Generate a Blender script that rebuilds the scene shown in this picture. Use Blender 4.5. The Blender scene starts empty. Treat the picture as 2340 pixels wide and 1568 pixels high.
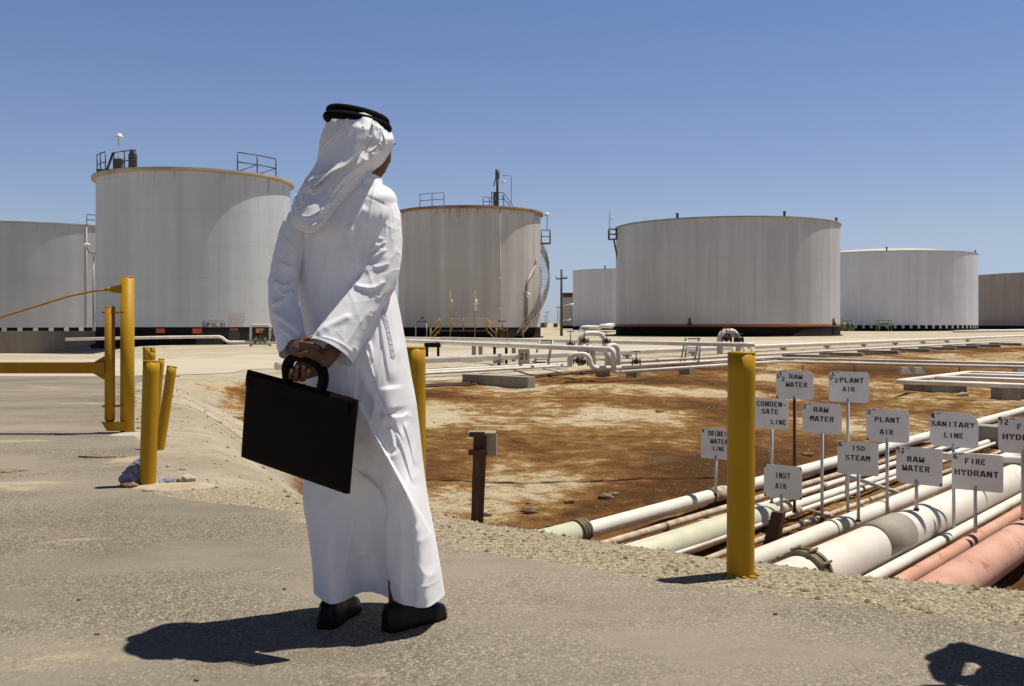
import bpy, math, random
import numpy as np
from mathutils import Vector, Matrix
R_ = math.radians
random.seed(7); RNG = np.random.default_rng(11)
sc = bpy.context.scene
COL = sc.collection
# ------------------------------------------------------------------ camera, sky, sun, exposure
F, H, HZ, CX = 2275.0, 1.04, 738.0, 1170.0      # focal length (photo widths of 2340), eye height, horizon row, middle column
cam_d = bpy.data.cameras.new("camera"); cam = bpy.data.objects.new("camera", cam_d); COL.objects.link(cam)
cam.location = (0, 0, H); cam.rotation_euler = (R_(90), 0, 0)
cam_d.sensor_fit = 'HORIZONTAL'; cam_d.sensor_width = 36; cam_d.lens = 36 * F / 2340
cam_d.shift_y = -46.0 / 2340; cam_d.clip_start = 0.05; cam_d.clip_end = 9000
sc.camera = cam
SUN_EL, SUN_AZ = 70.0, 20.0                       # azimuth counted from +X towards +Y
s_dir = Vector((math.cos(R_(SUN_AZ)) * math.cos(R_(SUN_EL)), math.sin(R_(SUN_AZ)) * math.cos(R_(SUN_EL)), math.sin(R_(SUN_EL))))
world = bpy.data.worlds.new("World"); sc.world = world; world.use_nodes = True
wn = world.node_tree.nodes; wl = world.node_tree.links
sky = wn.new('ShaderNodeTexSky'); sky.sky_type = 'NISHITA'; sky.sun_disc = False
sky.sun_elevation = R_(SUN_EL); sky.sun_rotation = R_(90 - SUN_AZ)
sky.altitude = 0; sky.air_density = 1.15; sky.dust_density = 0.15; sky.ozone_density = 1.6
tcw = wn.new('ShaderNodeTexCoord'); spw = wn.new('ShaderNodeSeparateXYZ'); wl.new(tcw.outputs['Generated'], spw.inputs[0])
rw = wn.new('ShaderNodeValToRGB'); er = rw.color_ramp.elements         # clear dry desert air: deeper and less yellow towards the horizon
for _ in range(5): er.new(.5)
for e_, (p_, c_) in zip(er, ((0.0, (.46, .58, .97)), (.03, (.48, .59, 1.0)), (.085, (.62, .62, .80)), (.19, (.62, .60, .76)), (.31, (.57, .595, .755)), (.46, (.20, .20, .24)), (1.0, (.12, .12, .15)))): e_.position = p_; e_.color = (*c_, 1)
mw = wn.new('ShaderNodeMix'); mw.data_type = 'RGBA'; mw.blend_type = 'MULTIPLY'; mw.inputs[0].default_value = 1.0
wl.new(spw.outputs[2], rw.inputs[0]); wl.new(sky.outputs[0], mw.inputs[6]); wl.new(rw.outputs[0], mw.inputs[7]); wl.new(mw.outputs[2], wn['Background'].inputs[0]); wn['Background'].inputs[1].default_value = 0.10
sun_d = bpy.data.lights.new("sun", 'SUN'); sun_d.energy = 4.7; sun_d.angle = R_(0.53); sun_d.color = (1.0, 0.93, 0.80)
sun = bpy.data.objects.new("sun", sun_d); COL.objects.link(sun); sun.rotation_euler = s_dir.to_track_quat('Z', 'Y').to_euler(); sun.location = (20, 10, 40)
sc.view_settings.view_transform = 'Standard'; sc.view_settings.look = 'None'
sc.view_settings.exposure = 0.24; sc.view_settings.gamma = 1.0
sc.render.engine = 'CYCLES'; sc.cycles.use_denoising = True; sc.cycles.max_bounces = 8

# ------------------------------------------------------------------ helpers
def PZ(px, py, z):            # photo column and row (2340 wide) seen at height z -> point in the place
    d = (H - z) * F / (py - HZ); return np.array([(px - CX) / F * d, d, z])
def PD(px, py, d):            # the same at a known distance
    return np.array([(px - CX) / F * d, d, H + (HZ - py) * d / F])
def sm(a, b, x):
    t = np.clip((np.asarray(x, float) - a) / (b - a), 0, 1); return t * t * (3 - 2 * t)
def _hash(i, j, k):
    n = (i * 374761393 + j * 668265263 + k * 2147483647 + 1274126177) & 0xFFFFFFFF
    n = ((n ^ (n >> 13)) * 1274126177) & 0xFFFFFFFF
    return ((n ^ (n >> 16)) & 0xFFFF) / 65535.0
def vn(x, y, z=0.0):          # value noise in -1..1
    x, y, z = np.broadcast_arrays(np.asarray(x, float), np.asarray(y, float), np.asarray(z, float))
    i, j, k = np.floor(x).astype(np.int64), np.floor(y).astype(np.int64), np.floor(z).astype(np.int64)
    u, v, w = x - i, y - j, z - k
    u = u * u * (3 - 2 * u); v = v * v * (3 - 2 * v); w = w * w * (3 - 2 * w)
    def L(a, b, t): return a + (b - a) * t
    c = L(L(L(_hash(i, j, k), _hash(i + 1, j, k), u), L(_hash(i, j + 1, k), _hash(i + 1, j + 1, k), u), v),
          L(L(_hash(i, j, k + 1), _hash(i + 1, j, k + 1), u), L(_hash(i, j + 1, k + 1), _hash(i + 1, j + 1, k + 1), u), v), w)
    return c * 2 - 1
def fbm(x, y, z=0.0, n=4):
    r = 0; a = 1; t = 0
    for o in range(n):
        r = r + a * vn(np.asarray(x) * 2 ** o + 13.7 * o, np.asarray(y) * 2 ** o - 7.1 * o, np.asarray(z) * 2 ** o); t += a; a *= .5
    return r / t

class MB:
    def __init__(s): s.v = []; s.f = []; s.m = []; s.s = []; s.n = 0
    def add(s, verts, faces, mi=0, smooth=False):
        verts = np.asarray(verts, float).reshape(-1, 3)
        s.v.append(verts); b = s.n
        s.f += [tuple(int(i) + b for i in f) for f in faces]; s.m += [mi] * len(faces); s.s += [smooth] * len(faces); s.n += len(verts)
        return s
    def hexa(s, p, mi=0):      # 8 corners: bottom ring 0-3, top ring 4-7 (counter-clockwise from above)
        return s.add(p, [(3, 2, 1, 0), (4, 5, 6, 7), (0, 1, 5, 4), (1, 2, 6, 5), (2, 3, 7, 6), (3, 0, 4, 7)], mi)
    def box(s, c, size, mi=0, ax=None, taper=1.0):
        c = np.asarray(c, float); hx, hy, hz = [q / 2 for q in size]
        ax = np.eye(3) if ax is None else np.asarray(ax, float)
        p = []
        for zz, t in ((-hz, 1.0), (hz, taper)):
            for xx, yy in ((-hx, -hy), (hx, -hy), (hx, hy), (-hx, hy)):
                p.append(c + ax[0] * xx * t + ax[1] * yy * t + ax[2] * zz)
        return s.hexa(p, mi)
    def tube(s, path, r, seg=14, mi=0, caps=True, smooth=True, squash=None, up=None):
        path = np.asarray(path, float); n = len(path)
        r = np.full(n, r, float) if np.isscalar(r) else np.asarray(r, float)
        t = np.gradient(path, axis=0) if n > 2 else np.array([path[1] - path[0]] * 2)
        t /= np.linalg.norm(t, axis=1)[:, None] + 1e-12
        a = np.array([0, 0, 1.0]) if up is None else np.asarray(up, float)
        if abs(t[0] @ a) > .92: a = np.array([1.0, 0, 0])
        u = a - t[0] * (t[0] @ a); u /= np.linalg.norm(u)
        ang = np.arange(seg) * 2 * math.pi / seg; V = []
        for i in range(n):
            u = u - t[i] * (t[i] @ u); u /= np.linalg.norm(u); w = np.cross(t[i], u)
            q = 1.0 if squash is None else squash
            V.append(path[i] + r[i] * (np.outer(np.cos(ang), u) + q * np.outer(np.sin(ang), w)))
        f = []
        for i in range(n - 1):
            for k in range(seg):
                k2 = (k + 1) % seg; f.append((i * seg + k, i * seg + k2, (i + 1) * seg + k2, (i + 1) * seg + k))
        V = np.concatenate(V); b = s.n; s.add(V, f, mi, smooth)
        if caps:
            for i, rev in ((0, True), (n - 1, False)):
                ring = list(range(i * seg, i * seg + seg)); s.f.append(tuple(q + b for q in (ring[::-1] if rev else ring))); s.m.append(mi); s.s.append(False)
        return s
    def cap_tube(s, path, r, seg=12, mi=0):   # tube with hemispherical ends
        path = np.asarray(path, float); r = np.full(len(path), r, float) if np.isscalar(r) else np.asarray(r, float)
        d0 = path[0] - path[1]; d0 /= np.linalg.norm(d0); d1 = path[-1] - path[-2]; d1 /= np.linalg.norm(d1)
        an = [R_(88), R_(60), R_(30)]
        P = [path[0] + d0 * r[0] * math.sin(a) for a in an] + list(path) + [path[-1] + d1 * r[-1] * math.sin(a) for a in an[::-1]]
        Q = [r[0] * math.cos(a) for a in an] + list(r) + [r[-1] * math.cos(a) for a in an[::-1]]
        return s.tube(P, np.array(Q), seg, mi)
    def lathe(s, c, prof, seg=96, mi=0, smooth=True, a0=0, a1=360, mis=None):
        c = np.asarray(c, float); full = abs(a1 - a0) >= 359.9; m = seg if full else seg + 1
        an = np.radians(a0) + np.arange(m) * np.radians(a1 - a0) / seg; V = []
        for r, z in prof: V.append(np.stack([c[0] + r * np.sin(an), c[1] - r * np.cos(an), np.full(m, c[2] + z)], 1))
        V = np.concatenate(V)
        for i in range(len(prof) - 1):
            f = []
            for k in range(seg):
                k2 = (k + 1) % m; f.append((i * m + k, i * m + k2, (i + 1) * m + k2, (i + 1) * m + k))
            if i == 0: b = s.n; s.add(V, f, mis[0] if mis else mi, smooth)
            else:
                s.f += [tuple(q + b for q in g) for g in f]; s.m += [mis[i] if mis else mi] * len(f); s.s += [smooth] * len(f)
        return s
    def grid(s, V, closed=False, mi=0, smooth=True, flip=False):   # V[rows, cols, 3]
        V = np.asarray(V); n, m = V.shape[:2]; I = np.arange(n * m).reshape(n, m)
        J = np.roll(I, -1, 1) if closed else None
        if closed: a, b, c, d = I[:-1], J[:-1], J[1:], I[1:]
        else: a, b, c, d = I[:-1, :-1], I[:-1, 1:], I[1:, 1:], I[1:, :-1]
        q = np.stack([a, d, c, b] if flip else [a, b, c, d], -1).reshape(-1, 4)
        return s.add(V.reshape(-1, 3), q, mi, smooth)
    def ball(s, c, r, seg=16, rings=10, mi=0, jit=0.0, ax=None, seed=0):
        c = np.asarray(c, float); r = np.array([r] * 3 if np.isscalar(r) else r, float)
        th = np.linspace(0, math.pi, rings + 1)[1:-1]; ph = np.arange(seg) * 2 * math.pi / seg
        V = [(0, 0, 1)] + [(math.sin(t) * math.cos(p), math.sin(t) * math.sin(p), math.cos(t)) for t in th for p in ph] + [(0, 0, -1)]
        V = np.array(V)
        if jit: V = V * (1 + jit * vn(V[:, 0] * 1.7 + seed * 3.1, V[:, 1] * 1.7 + seed, V[:, 2] * 1.7)[:, None] + jit * .5 * vn(V[:, 0] * 4 + seed, V[:, 1] * 4, V[:, 2] * 4 + seed)[:, None])
        V = V * r
        if ax is not None: V = V @ np.asarray(ax, float)
        m = len(V) - 1; f = [(0, 1 + k, 1 + (k + 1) % seg) for k in range(seg)]
        for i in range(len(th) - 1):
            for k in range(seg):
                k2 = (k + 1) % seg; f.append((1 + i * seg + k, 1 + (i + 1) * seg + k, 1 + (i + 1) * seg + k2, 1 + i * seg + k2))
        b0 = 1 + (len(th) - 1) * seg; f += [(m, b0 + (k + 1) % seg, b0 + k) for k in range(seg)]
        return s.add(V + c, f, mi, True)
    def poly(s, pts, nrm, th, mi=0):    # flat outline extruded along nrm
        pts = np.asarray(pts, float); n = len(pts); nrm = np.asarray(nrm, float)
        V = np.concatenate([pts, pts + nrm * th])
        f = [tuple(range(n - 1, -1, -1)), tuple(range(n, 2 * n))] + [(i, (i + 1) % n, n + (i + 1) % n, n + i) for i in range(n)]
        return s.add(V, f, mi)
    def build(s, name, mats, parent=None, root=None):
        V = np.concatenate(s.v) if s.v else np.zeros((0, 3))
        rt = root or parent
        while rt is not None and rt.parent is not None: rt = rt.parent
        if rt is not None: V = V - np.array(rt.location)
        me = bpy.data.meshes.new(name); me.from_pydata(V.tolist(), [], s.f)
        for m in (mats if isinstance(mats, (list, tuple)) else [mats]): me.materials.append(m)
        me.polygons.foreach_set('material_index', s.m); me.polygons.foreach_set('use_smooth', s.s); me.update()
        o = bpy.data.objects.new(name, me); COL.objects.link(o)
        if parent is not None: o.parent = parent
        return o
def tag(o, label=None, cat=None, group=None, kind=None):
    if label: o['label'] = label
    if cat: o['category'] = cat
    if group: o['group'] = group
    if kind: o['kind'] = kind
    return o
def thing(name, loc, label, cat, group=None):
    o = bpy.data.objects.new(name, None); COL.objects.link(o); o.location = [float(q) for q in loc]; o.empty_display_size = .1
    return tag(o, label, cat, group)
def weld(o, dist=1e-5): pass
def copy_tree(o, loc, label=None, group=None):
    c = o.copy(); COL.objects.link(c); c.location = [float(q) for q in loc]
    if label: c['label'] = label
    if group: c['group'] = group
    for ch in list(o.children):
        d = ch.copy(); COL.objects.link(d); d.parent = c
        for g in list(ch.children):
            e = g.copy(); COL.objects.link(e); e.parent = d
    return c
def fillet(pts, R, n=6):
    pts = [np.asarray(p, float) for p in pts]; out = [pts[0]]
    for i in range(1, len(pts) - 1):
        a, b, c = pts[i - 1], pts[i], pts[i + 1]; u = a - b; v = c - b; lu, lv = np.linalg.norm(u), np.linalg.norm(v)
        r = min(R, lu * .49, lv * .49); p0 = b + u / lu * r; p2 = b + v / lv * r
        for k in range(n + 1):
            t = k / n; out.append((1 - t) ** 2 * p0 + 2 * t * (1 - t) * b + t * t * p2)
    out.append(pts[-1]); return np.array(out)

# ------------------------------------------------------------------ materials
def nodes(name):
    m = bpy.data.materials.new(name); m.use_nodes = True; nt = m.node_tree
    return m, nt, nt.nodes['Principled BSDF']
def N(nt, t, **k):
    n = nt.nodes.new(t)
    for a, b in k.items():
        if a.startswith('i_'):
            key = a[2:]; n.inputs[int(key) if key.isdigit() else key.replace('_', ' ')].default_value = b
        else: setattr(n, a, b)
    return n
def coords(nt, scale=(1, 1, 1)):
    tc = N(nt, 'ShaderNodeTexCoord'); mp = N(nt, 'ShaderNodeMapping'); mp.inputs['Scale'].default_value = scale
    nt.links.new(tc.outputs['Object'], mp.inputs[0]); return mp.outputs[0]
def noise(nt, vec, scale, detail=4, rough=.55, dist=0.0):
    n = N(nt, 'ShaderNodeTexNoise', i_Scale=scale, i_Detail=detail, i_Roughness=rough, i_Distortion=dist); nt.links.new(vec, n.inputs['Vector']); return n.outputs[0]
def ramp(nt, val, stops):
    r = N(nt, 'ShaderNodeValToRGB'); e = r.color_ramp.elements
    while len(e) < len(stops): e.new(.5)
    for q, (p, c) in zip(e, stops): q.position = p; q.color = (c, c, c, 1) if np.isscalar(c) else (*c, 1)
    nt.links.new(val, r.inputs[0]); return r.outputs[0]
def mix(nt, fac, a, b, mode='MIX'):
    m = N(nt, 'ShaderNodeMix', data_type='RGBA', blend_type=mode)
    for sock, v in ((m.inputs[0], fac), (m.inputs[6], a), (m.inputs[7], b)):
        if hasattr(v, 'is_linked') or isinstance(v, bpy.types.NodeSocket): nt.links.new(v, sock)
        elif np.isscalar(v): sock.default_value = v
        else: sock.default_value = (*v, 1)
    return m.outputs[2]
def bump(nt, bs, val, strength, dist):
    b = N(nt, 'ShaderNodeBump', i_Strength=strength, i_Distance=dist); nt.links.new(val, b.inputs['Height']); nt.links.new(b.outputs[0], bs.inputs['Normal']); return b
def mth(nt, op, a, b=None, clamp=False):
    m = N(nt, 'ShaderNodeMath', operation=op, use_clamp=clamp)
    for s_, v in ((m.inputs[0], a), (m.inputs[1], b)):
        if v is None: continue
        if isinstance(v, bpy.types.NodeSocket): nt.links.new(v, s_)
        else: s_.default_value = v
    return m.outputs[0]
def plain(name, c1, c2=None, scale=6, rough=.6, stretch=(1, 1, 1), bmp=0.0, bscale=40, metal=0.0, spots=None, spot_at=.68, spec=.5):
    m, nt, bs = nodes(name); v = coords(nt, stretch); c2 = c2 or tuple(q * .8 for q in c1)
    col = mix(nt, ramp(nt, noise(nt, v, scale, 5), [(.3, 0.0), (.7, 1.0)]), c1, c2)
    if spots: col = mix(nt, ramp(nt, noise(nt, v, scale * 3.3, 6, .7), [(spot_at, 0.0), (spot_at + .06, 1.0)]), col, spots)
    nt.links.new(col, bs.inputs['Base Color']); bs.inputs['Roughness'].default_value = rough; bs.inputs['Metallic'].default_value = metal
    bs.inputs['Specular IOR Level'].default_value = spec
    if bmp: bump(nt, bs, noise(nt, coords(nt), bscale, 5), 1.0, bmp)
    return m
M = {}
M['yellow'] = plain('yellow_paint', (.45, .255, .006), (.39, .205, .005), 5, .5, (1, 1, .5), .0012, 55, spots=(.27, .12, .01), spot_at=.72, spec=.22)
M['gate_yellow'] = plain('weathered_yellow_paint', (.42, .222, .006), (.33, .155, .006), 7, .55, (1, 1, .4), .001, 50, spots=(.18, .065, .015), spot_at=.70, spec=.22)
M['pipe'] = plain('white_pipe_paint', (.83, .80, .74), (.63, .595, .52), 2.6, .5, spots=(.36, .27, .18), spot_at=.645)
M['pipe_big'] = plain('cream_white_pipe_paint', (.79, .76, .69), (.61, .575, .50), 1.8, .5, bmp=.001, bscale=25, spots=(.42, .35, .26), spot_at=.67)
M['pipe_rust'] = plain('rust_stained_pipe_paint', (.60, .54, .45), (.34, .20, .10), 9, .6, spots=(.20, .09, .035), spot_at=.62)
M['pipe_green'] = plain('pale_green_coating', (.60, .60, .47), (.52, .52, .38), 5, .5, bmp=.004, bscale=11)
M['pipe_pink'] = plain('faded_pink_paint', (.60, .35, .265), (.46, .24, .165), 3.2, .65, spots=(.36, .115, .08), spot_at=.585)
M['pipe_grey'] = plain('weathered_grey_band', (.27, .245, .20), (.33, .30, .25), 6, .7, spots=(.14, .12, .1), spot_at=.70)
M['ring_dark'] = plain('oiled_coupling', (.10, .075, .045), (.2, .15, .08), 14, .5)
M['concrete'] = plain('concrete', (.33, .30, .255), (.23, .205, .17), 4, .9, bmp=.004, bscale=30, spots=(.12, .1, .08), spot_at=.7)
M['wall'] = plain('wall_concrete', (.34, .29, .215), (.23, .19, .14), 1.0, .9, (1, 1, .25), spots=(.12, .10, .08), spot_at=.66)
M['black'] = plain('black_bitumen', (.010, .0095, .008), (.018, .016, .013), 2, .95, spec=.08)
M['steel_dark'] = plain('dark_steel', (.045, .043, .045), (.08, .07, .06), 5, .5)
M['steel_grey'] = plain('grey_galvanised', (.36, .35, .33), (.26, .25, .23), 6, .5, metal=.3)
M['rust'] = plain('rusty_steel', (.10, .045, .02), (.05, .028, .016), 12, .8, (1, 1, .3), .001, 60)
M['rail_yellow'] = plain('ochre_rail_paint', (.45, .30, .07), (.32, .18, .05), 8, .5)
M['orange'] = plain('orange_paint', (.62, .11, .015), (.5, .075, .012), 3, .5)
M['rustline'] = plain('rusty_orange_line', (.42, .12, .04), (.25, .07, .03), 1, .6)
M['sign'] = plain('sign_white_enamel', (.78, .77, .76), (.68, .67, .655), 7, .45, spots=(.38, .30, .22), spot_at=.76)
M['stair'] = plain('weathered_stair_paint', (.22, .19, .14), (.13, .10, .07), 6, .7)
M['thread'] = plain('seam_thread', (.72, .72, .77), (.64, .64, .70), 80, .8)
M['letter'] = plain('stencil_black_paint', (.018, .017, .016), (.045, .042, .04), 60, .6)
M['red_letter'] = plain('faded_red_paint', (.42, .22, .22), (.5, .34, .33), 4, .6)
M['signpost'] = plain('post_white_paint', (.62, .61, .59), (.52, .5, .47), 20, .5, spots=(.2, .09, .04), spot_at=.72)
M['pole_wood'] = plain('pole_timber', (.06, .05, .035), (.11, .09, .05), 8, .9, (1, 1, .2))
M['lamp_white'] = plain('lamp_housing', (.75, .73, .68), None, 4, .35)
M['green'] = plain('valve_green', (.10, .13, .07), (.17, .18, .1), 9, .6)
M['red_valve'] = plain('valve_red', (.18, .03, .02), (.09, .02, .015), 9, .6)
M['rock'] = plain('rock', (.16, .10, .055), (.32, .24, .15), 14, .95, bmp=.01, bscale=40)
M['rock_pale'] = plain('pale_rock', (.5, .44, .35), (.33, .27, .2), 14, .95, bmp=.01, bscale=40)
M['skin'] = plain('skin', (.13, .050, .024), (.10, .037, .018), 20, .48, bmp=.0006, bscale=160)
M['nail'] = plain('nail', (.30, .16, .11), None, 20, .35)
M['cord'] = plain('black_cord', (.003, .003, .003), (.006, .006, .006), 120, .9, bmp=.002, bscale=220, spec=.08)
M['leather'] = plain('dark_leather', (.006, .0035, .003), (.010, .0055, .004), 30, .7, bmp=.0006, bscale=180, spec=.12)
M['shoe'] = plain('shoe_leather', (.005, .004, .004), (.008, .007, .006), 30, .4, spec=.2)
M['hair'] = plain('dark_hair', (.01, .009, .008), None, 60, .6)
M['eye'] = plain('eye', (.6, .58, .55), None, 60, .2)
M['timber_box'] = plain('weathered_box', (.36, .30, .21), (.25, .2, .13), 6, .8)
M['dark_cloth'] = plain('navy_cotton', (.03, .035, .06), None, 30, .9)
def cloth_mat(name, c, tr):
    m, nt, bs = nodes(name); v = coords(nt)
    bs.inputs['Base Color'].default_value = (*c, 1); bs.inputs['Roughness'].default_value = .85; bs.inputs['Specular IOR Level'].default_value = .15
    bs.inputs['Sheen Weight'].default_value = .08
    w = N(nt, 'ShaderNodeTexNoise', i_Scale=700.0, i_Detail=2.0); nt.links.new(v, w.inputs['Vector'])
    b = bump(nt, bs, w.outputs[0], .25, .0006)
    tl = N(nt, 'ShaderNodeBsdfTranslucent'); tl.inputs[0].default_value = (*c, 1)
    mx = N(nt, 'ShaderNodeMixShader'); mx.inputs[0].default_value = tr
    nt.links.new(bs.outputs[0], mx.inputs[1]); nt.links.new(tl.outputs[0], mx.inputs[2])
    nt.links.new(mx.outputs[0], nt.nodes['Material Output'].inputs[0]); return m
M['cloth'] = cloth_mat('white_cotton', (.925, .93, .985), .17)
M['scarf'] = cloth_mat('white_voile', (.925, .93, .985), .20)
M['bag'] = cloth_mat('plastic_bag_film', (.34, .35, .46), .35)
def tank_mat(name, c, dirt, rust_z=None, rust_amt=0.0, streak=1.0):
    m, nt, bs = nodes(name); tc = N(nt, 'ShaderNodeTexCoord'); ob = tc.outputs['Object']
    def mp(s_):
        q = N(nt, 'ShaderNodeMapping'); q.inputs['Scale'].default_value = s_; nt.links.new(ob, q.inputs[0]); return q.outputs[0]
    st = ramp(nt, mth(nt, 'ADD', mth(nt, 'MULTIPLY', noise(nt, mp((.75, .75, .02)), 1.0, 8, .66), .7), mth(nt, 'MULTIPLY', noise(nt, mp((.22, .22, .10)), 1.0, 5, .6), .35)), [(.40, 0.0), (.66, 1.0)])
    col = mix(nt, mth(nt, 'MULTIPLY', st, .75 * streak), c, dirt)
    bl = ramp(nt, noise(nt, mp((.3, .3, .3)), 1.0, 4), [(.35, 0.0), (.75, 1.0)])
    col = mix(nt, mth(nt, 'MULTIPLY', bl, .6), col, tuple(q * 1.1 for q in dirt))
    sep = N(nt, 'ShaderNodeSeparateXYZ'); nt.links.new(ob, sep.inputs[0]); z = sep.outputs[2]
    fr = mth(nt, 'FRACT', mth(nt, 'DIVIDE', z, 2.05)); seam = mth(nt, 'LESS_THAN', fr, .014)
    col = mix(nt, mth(nt, 'MULTIPLY', seam, .22), col, (.2, .18, .16))
    an = mth(nt, 'ARCTAN2', sep.outputs[0], sep.outputs[1]); va = mth(nt, 'FRACT', mth(nt, 'MULTIPLY', an, 2.3)); vs = mth(nt, 'LESS_THAN', va, .006)
    col = mix(nt, mth(nt, 'MULTIPLY', vs, .22), col, (.2, .15, .11))
    if rust_z is not None:
        dz = mth(nt, 'SUBTRACT', rust_z, z)
        ln = mth(nt, 'MULTIPLY', noise(nt, mp((1.6, 1.6, .12)), 1.0, 6, .7), 1.0)
        msk = mth(nt, 'SUBTRACT', ln, mth(nt, 'MULTIPLY', dz, .10)); msk = ramp(nt, msk, [(.50, 0.0), (.60, 1.0)])
        col = mix(nt, mth(nt, 'MULTIPLY', msk, rust_amt), col, (.20, .105, .05))
    nt.links.new(col, bs.inputs['Base Color']); bs.inputs['Roughness'].default_value = .5; bs.inputs['Specular IOR Level'].default_value = .35
    bump(nt, bs, noise(nt, mp((.5, .5, .5)), 1.0, 3), .6, .05)
    return m
# ------------------------------------------------------------------ terrain
E1 = np.array([(14, -3.0), (9, -.5), (4.5, 1.95), (1.74, 3.39), (.58, 4.0), (-.35, 4.67), (-1.12, 5.41), (-1.9, 5.82), (-2.27, 6.1), (-2.55, 6.8), (-2.92, 7.83),
               (-3.39, 9.03), (-4.0, 10.5), (-4.6, 12.2), (-5.5, 14.6), (-7.0, 18.5), (-8.3, 22.0), (-8.8, 24.2)])
E2 = np.array([(-8.8, 24.2), (-7.5, 24.7), (-6.4, 25.4), (-6.3, 28.0), (-6.4, 30.6), (-1.24, 37.0), (8.5, 48.6), (18.4, 60.4), (38.6, 84.5), (98, 155.4)])
PIT = np.concatenate([E1, E2[1:], [(260, 155.4), (260, -3.0)]])
def in_poly(X, Y, P):
    c = np.zeros(X.shape, bool); n = len(P)
    for i in range(n):
        x0, y0 = P[i]; x1, y1 = P[(i + 1) % n]
        if y0 == y1: continue
        c ^= ((y0 > Y) != (y1 > Y)) & (X < (x1 - x0) * (Y - y0) / (y1 - y0) + x0)
    return c
def dist_poly(X, Y, L):
    d = np.full(X.shape, 1e9)
    for (x0, y0), (x1, y1) in zip(L[:-1], L[1:]):
        vx, vy = x1 - x0, y1 - y0; t = np.clip(((X - x0) * vx + (Y - y0) * vy) / (vx * vx + vy * vy), 0, 1)
        d = np.minimum(d, np.hypot(X - x0 - t * vx, Y - y0 - t * vy))
    return d
def plateau(X, Y):
    z = -.35 * sm(12, 25, Y) + .05 * sm(40, 55, Y) - .12 * sm(26, 34, Y) * sm(-9.5, -6.5, X); X2 = X - .75 * np.clip(66 - Y, 0, 20)
    return z - 1.25 * sm(-26.5, -36, X2) * sm(44, 56, Y) * (1 - sm(90, 140, Y)) - .5 * sm(-20, -60, X) * sm(30, 60, Y)
def terrain(X, Y, noise_=True):
    X = np.asarray(X, float); Y = np.asarray(Y, float)
    ins = in_poly(X, Y, PIT); d1 = dist_poly(X, Y, E1); d2 = dist_poly(X, Y, E2)
    w1 = 1.9 + .35 * vn(X * .5, Y * .5, 4); s1 = sm(.42, .42 + w1, d1); w2 = 2.6 + 1.5 * sm(-6.5, -4, X) * sm(24, 28, Y); s2 = sm(.2, w2, d2)
    s = np.where(ins, s1 * s2, 0)
    zf = -1.0 + .30 * sm(10, 42, Y)
    z = plateau(X, Y) * (1 - s) + zf * s
    if noise_:
        near = sm(60, 20, Y)
        z = z + s * (.10 * fbm(X * .35, Y * .35, 1, 3) + .030 * near * fbm(X * 1.8, Y * 1.8, 2, 3) + .010 * near * fbm(X * 8, Y * 8, 6, 2))
        berm = np.where(ins, sm(.2, .6, d1), 0) * (1 - s)
        z = z + berm * (.02 * fbm(X * 3, Y * 3, 8, 3)) + (1 - s) * .05 * fbm(X * .15, Y * .15, 5, 2) * sm(30, 45, Y)
    return z, s, s1, s2, ins, d1, d2
def tz(x, y): return float(terrain(np.array([float(x)]), np.array([float(y)]))[0][0])
def axis(lo, a, b, hi, step, g=1.09):
    m = list(np.arange(a, b + step / 2, step)); s_ = step; q = b
    while q < hi: s_ = min(s_ * g, 160); q += s_; m.append(q)
    s_ = step; q = a
    while q > lo: s_ = min(s_ * g, 160); q -= s_; m.insert(0, q)
    return np.array(m)
xs = axis(-5000, -10.5, 12, 5000, .085); ys_a = np.arange(2.5, 13, .07); ys = np.concatenate([axis(-60, 2.5, 2.6, 2.6, .3)[:-2], ys_a, axis(13, 13.1, 36, 7500, .16, 1.07)])
GX, GY = np.meshgrid(xs, ys)
GZ, GS, GS1, GS2, GI, GD1, GD2 = terrain(GX, GY)
road_here = (~GI) & (GY < 26.5) & (GX < 16)
GZ = GZ - .03 * np.where(road_here, sm(.05, .35, GD1), 0)
g = MB(); g.grid(np.stack([GX, GY, GZ], -1))
# zone weights: R = oil-stained pit floor, G = gravelly shoulder, B = scattered dark clods on the bank
wob = .22 * fbm(GX * .8, GY * .8, 3, 3); thr = .5 + 3.0 * sm(-6.2, -3.5, GX) * sm(24, 28, GY)
pit_w = np.where(GI, np.where(GD1 < GD2, sm(.78, .97, GS1 + wob * .5), 1) * sm(-.25, .5, GD2 - thr + wob * 2.5), 0)
grav = np.where(GI, sm(1.25, .7, GD1 + wob) * sm(6.3, 5.6, GY + 1.6 * wob), 0)
far_d = sm(22, 60, np.hypot(GX, GY))

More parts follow.
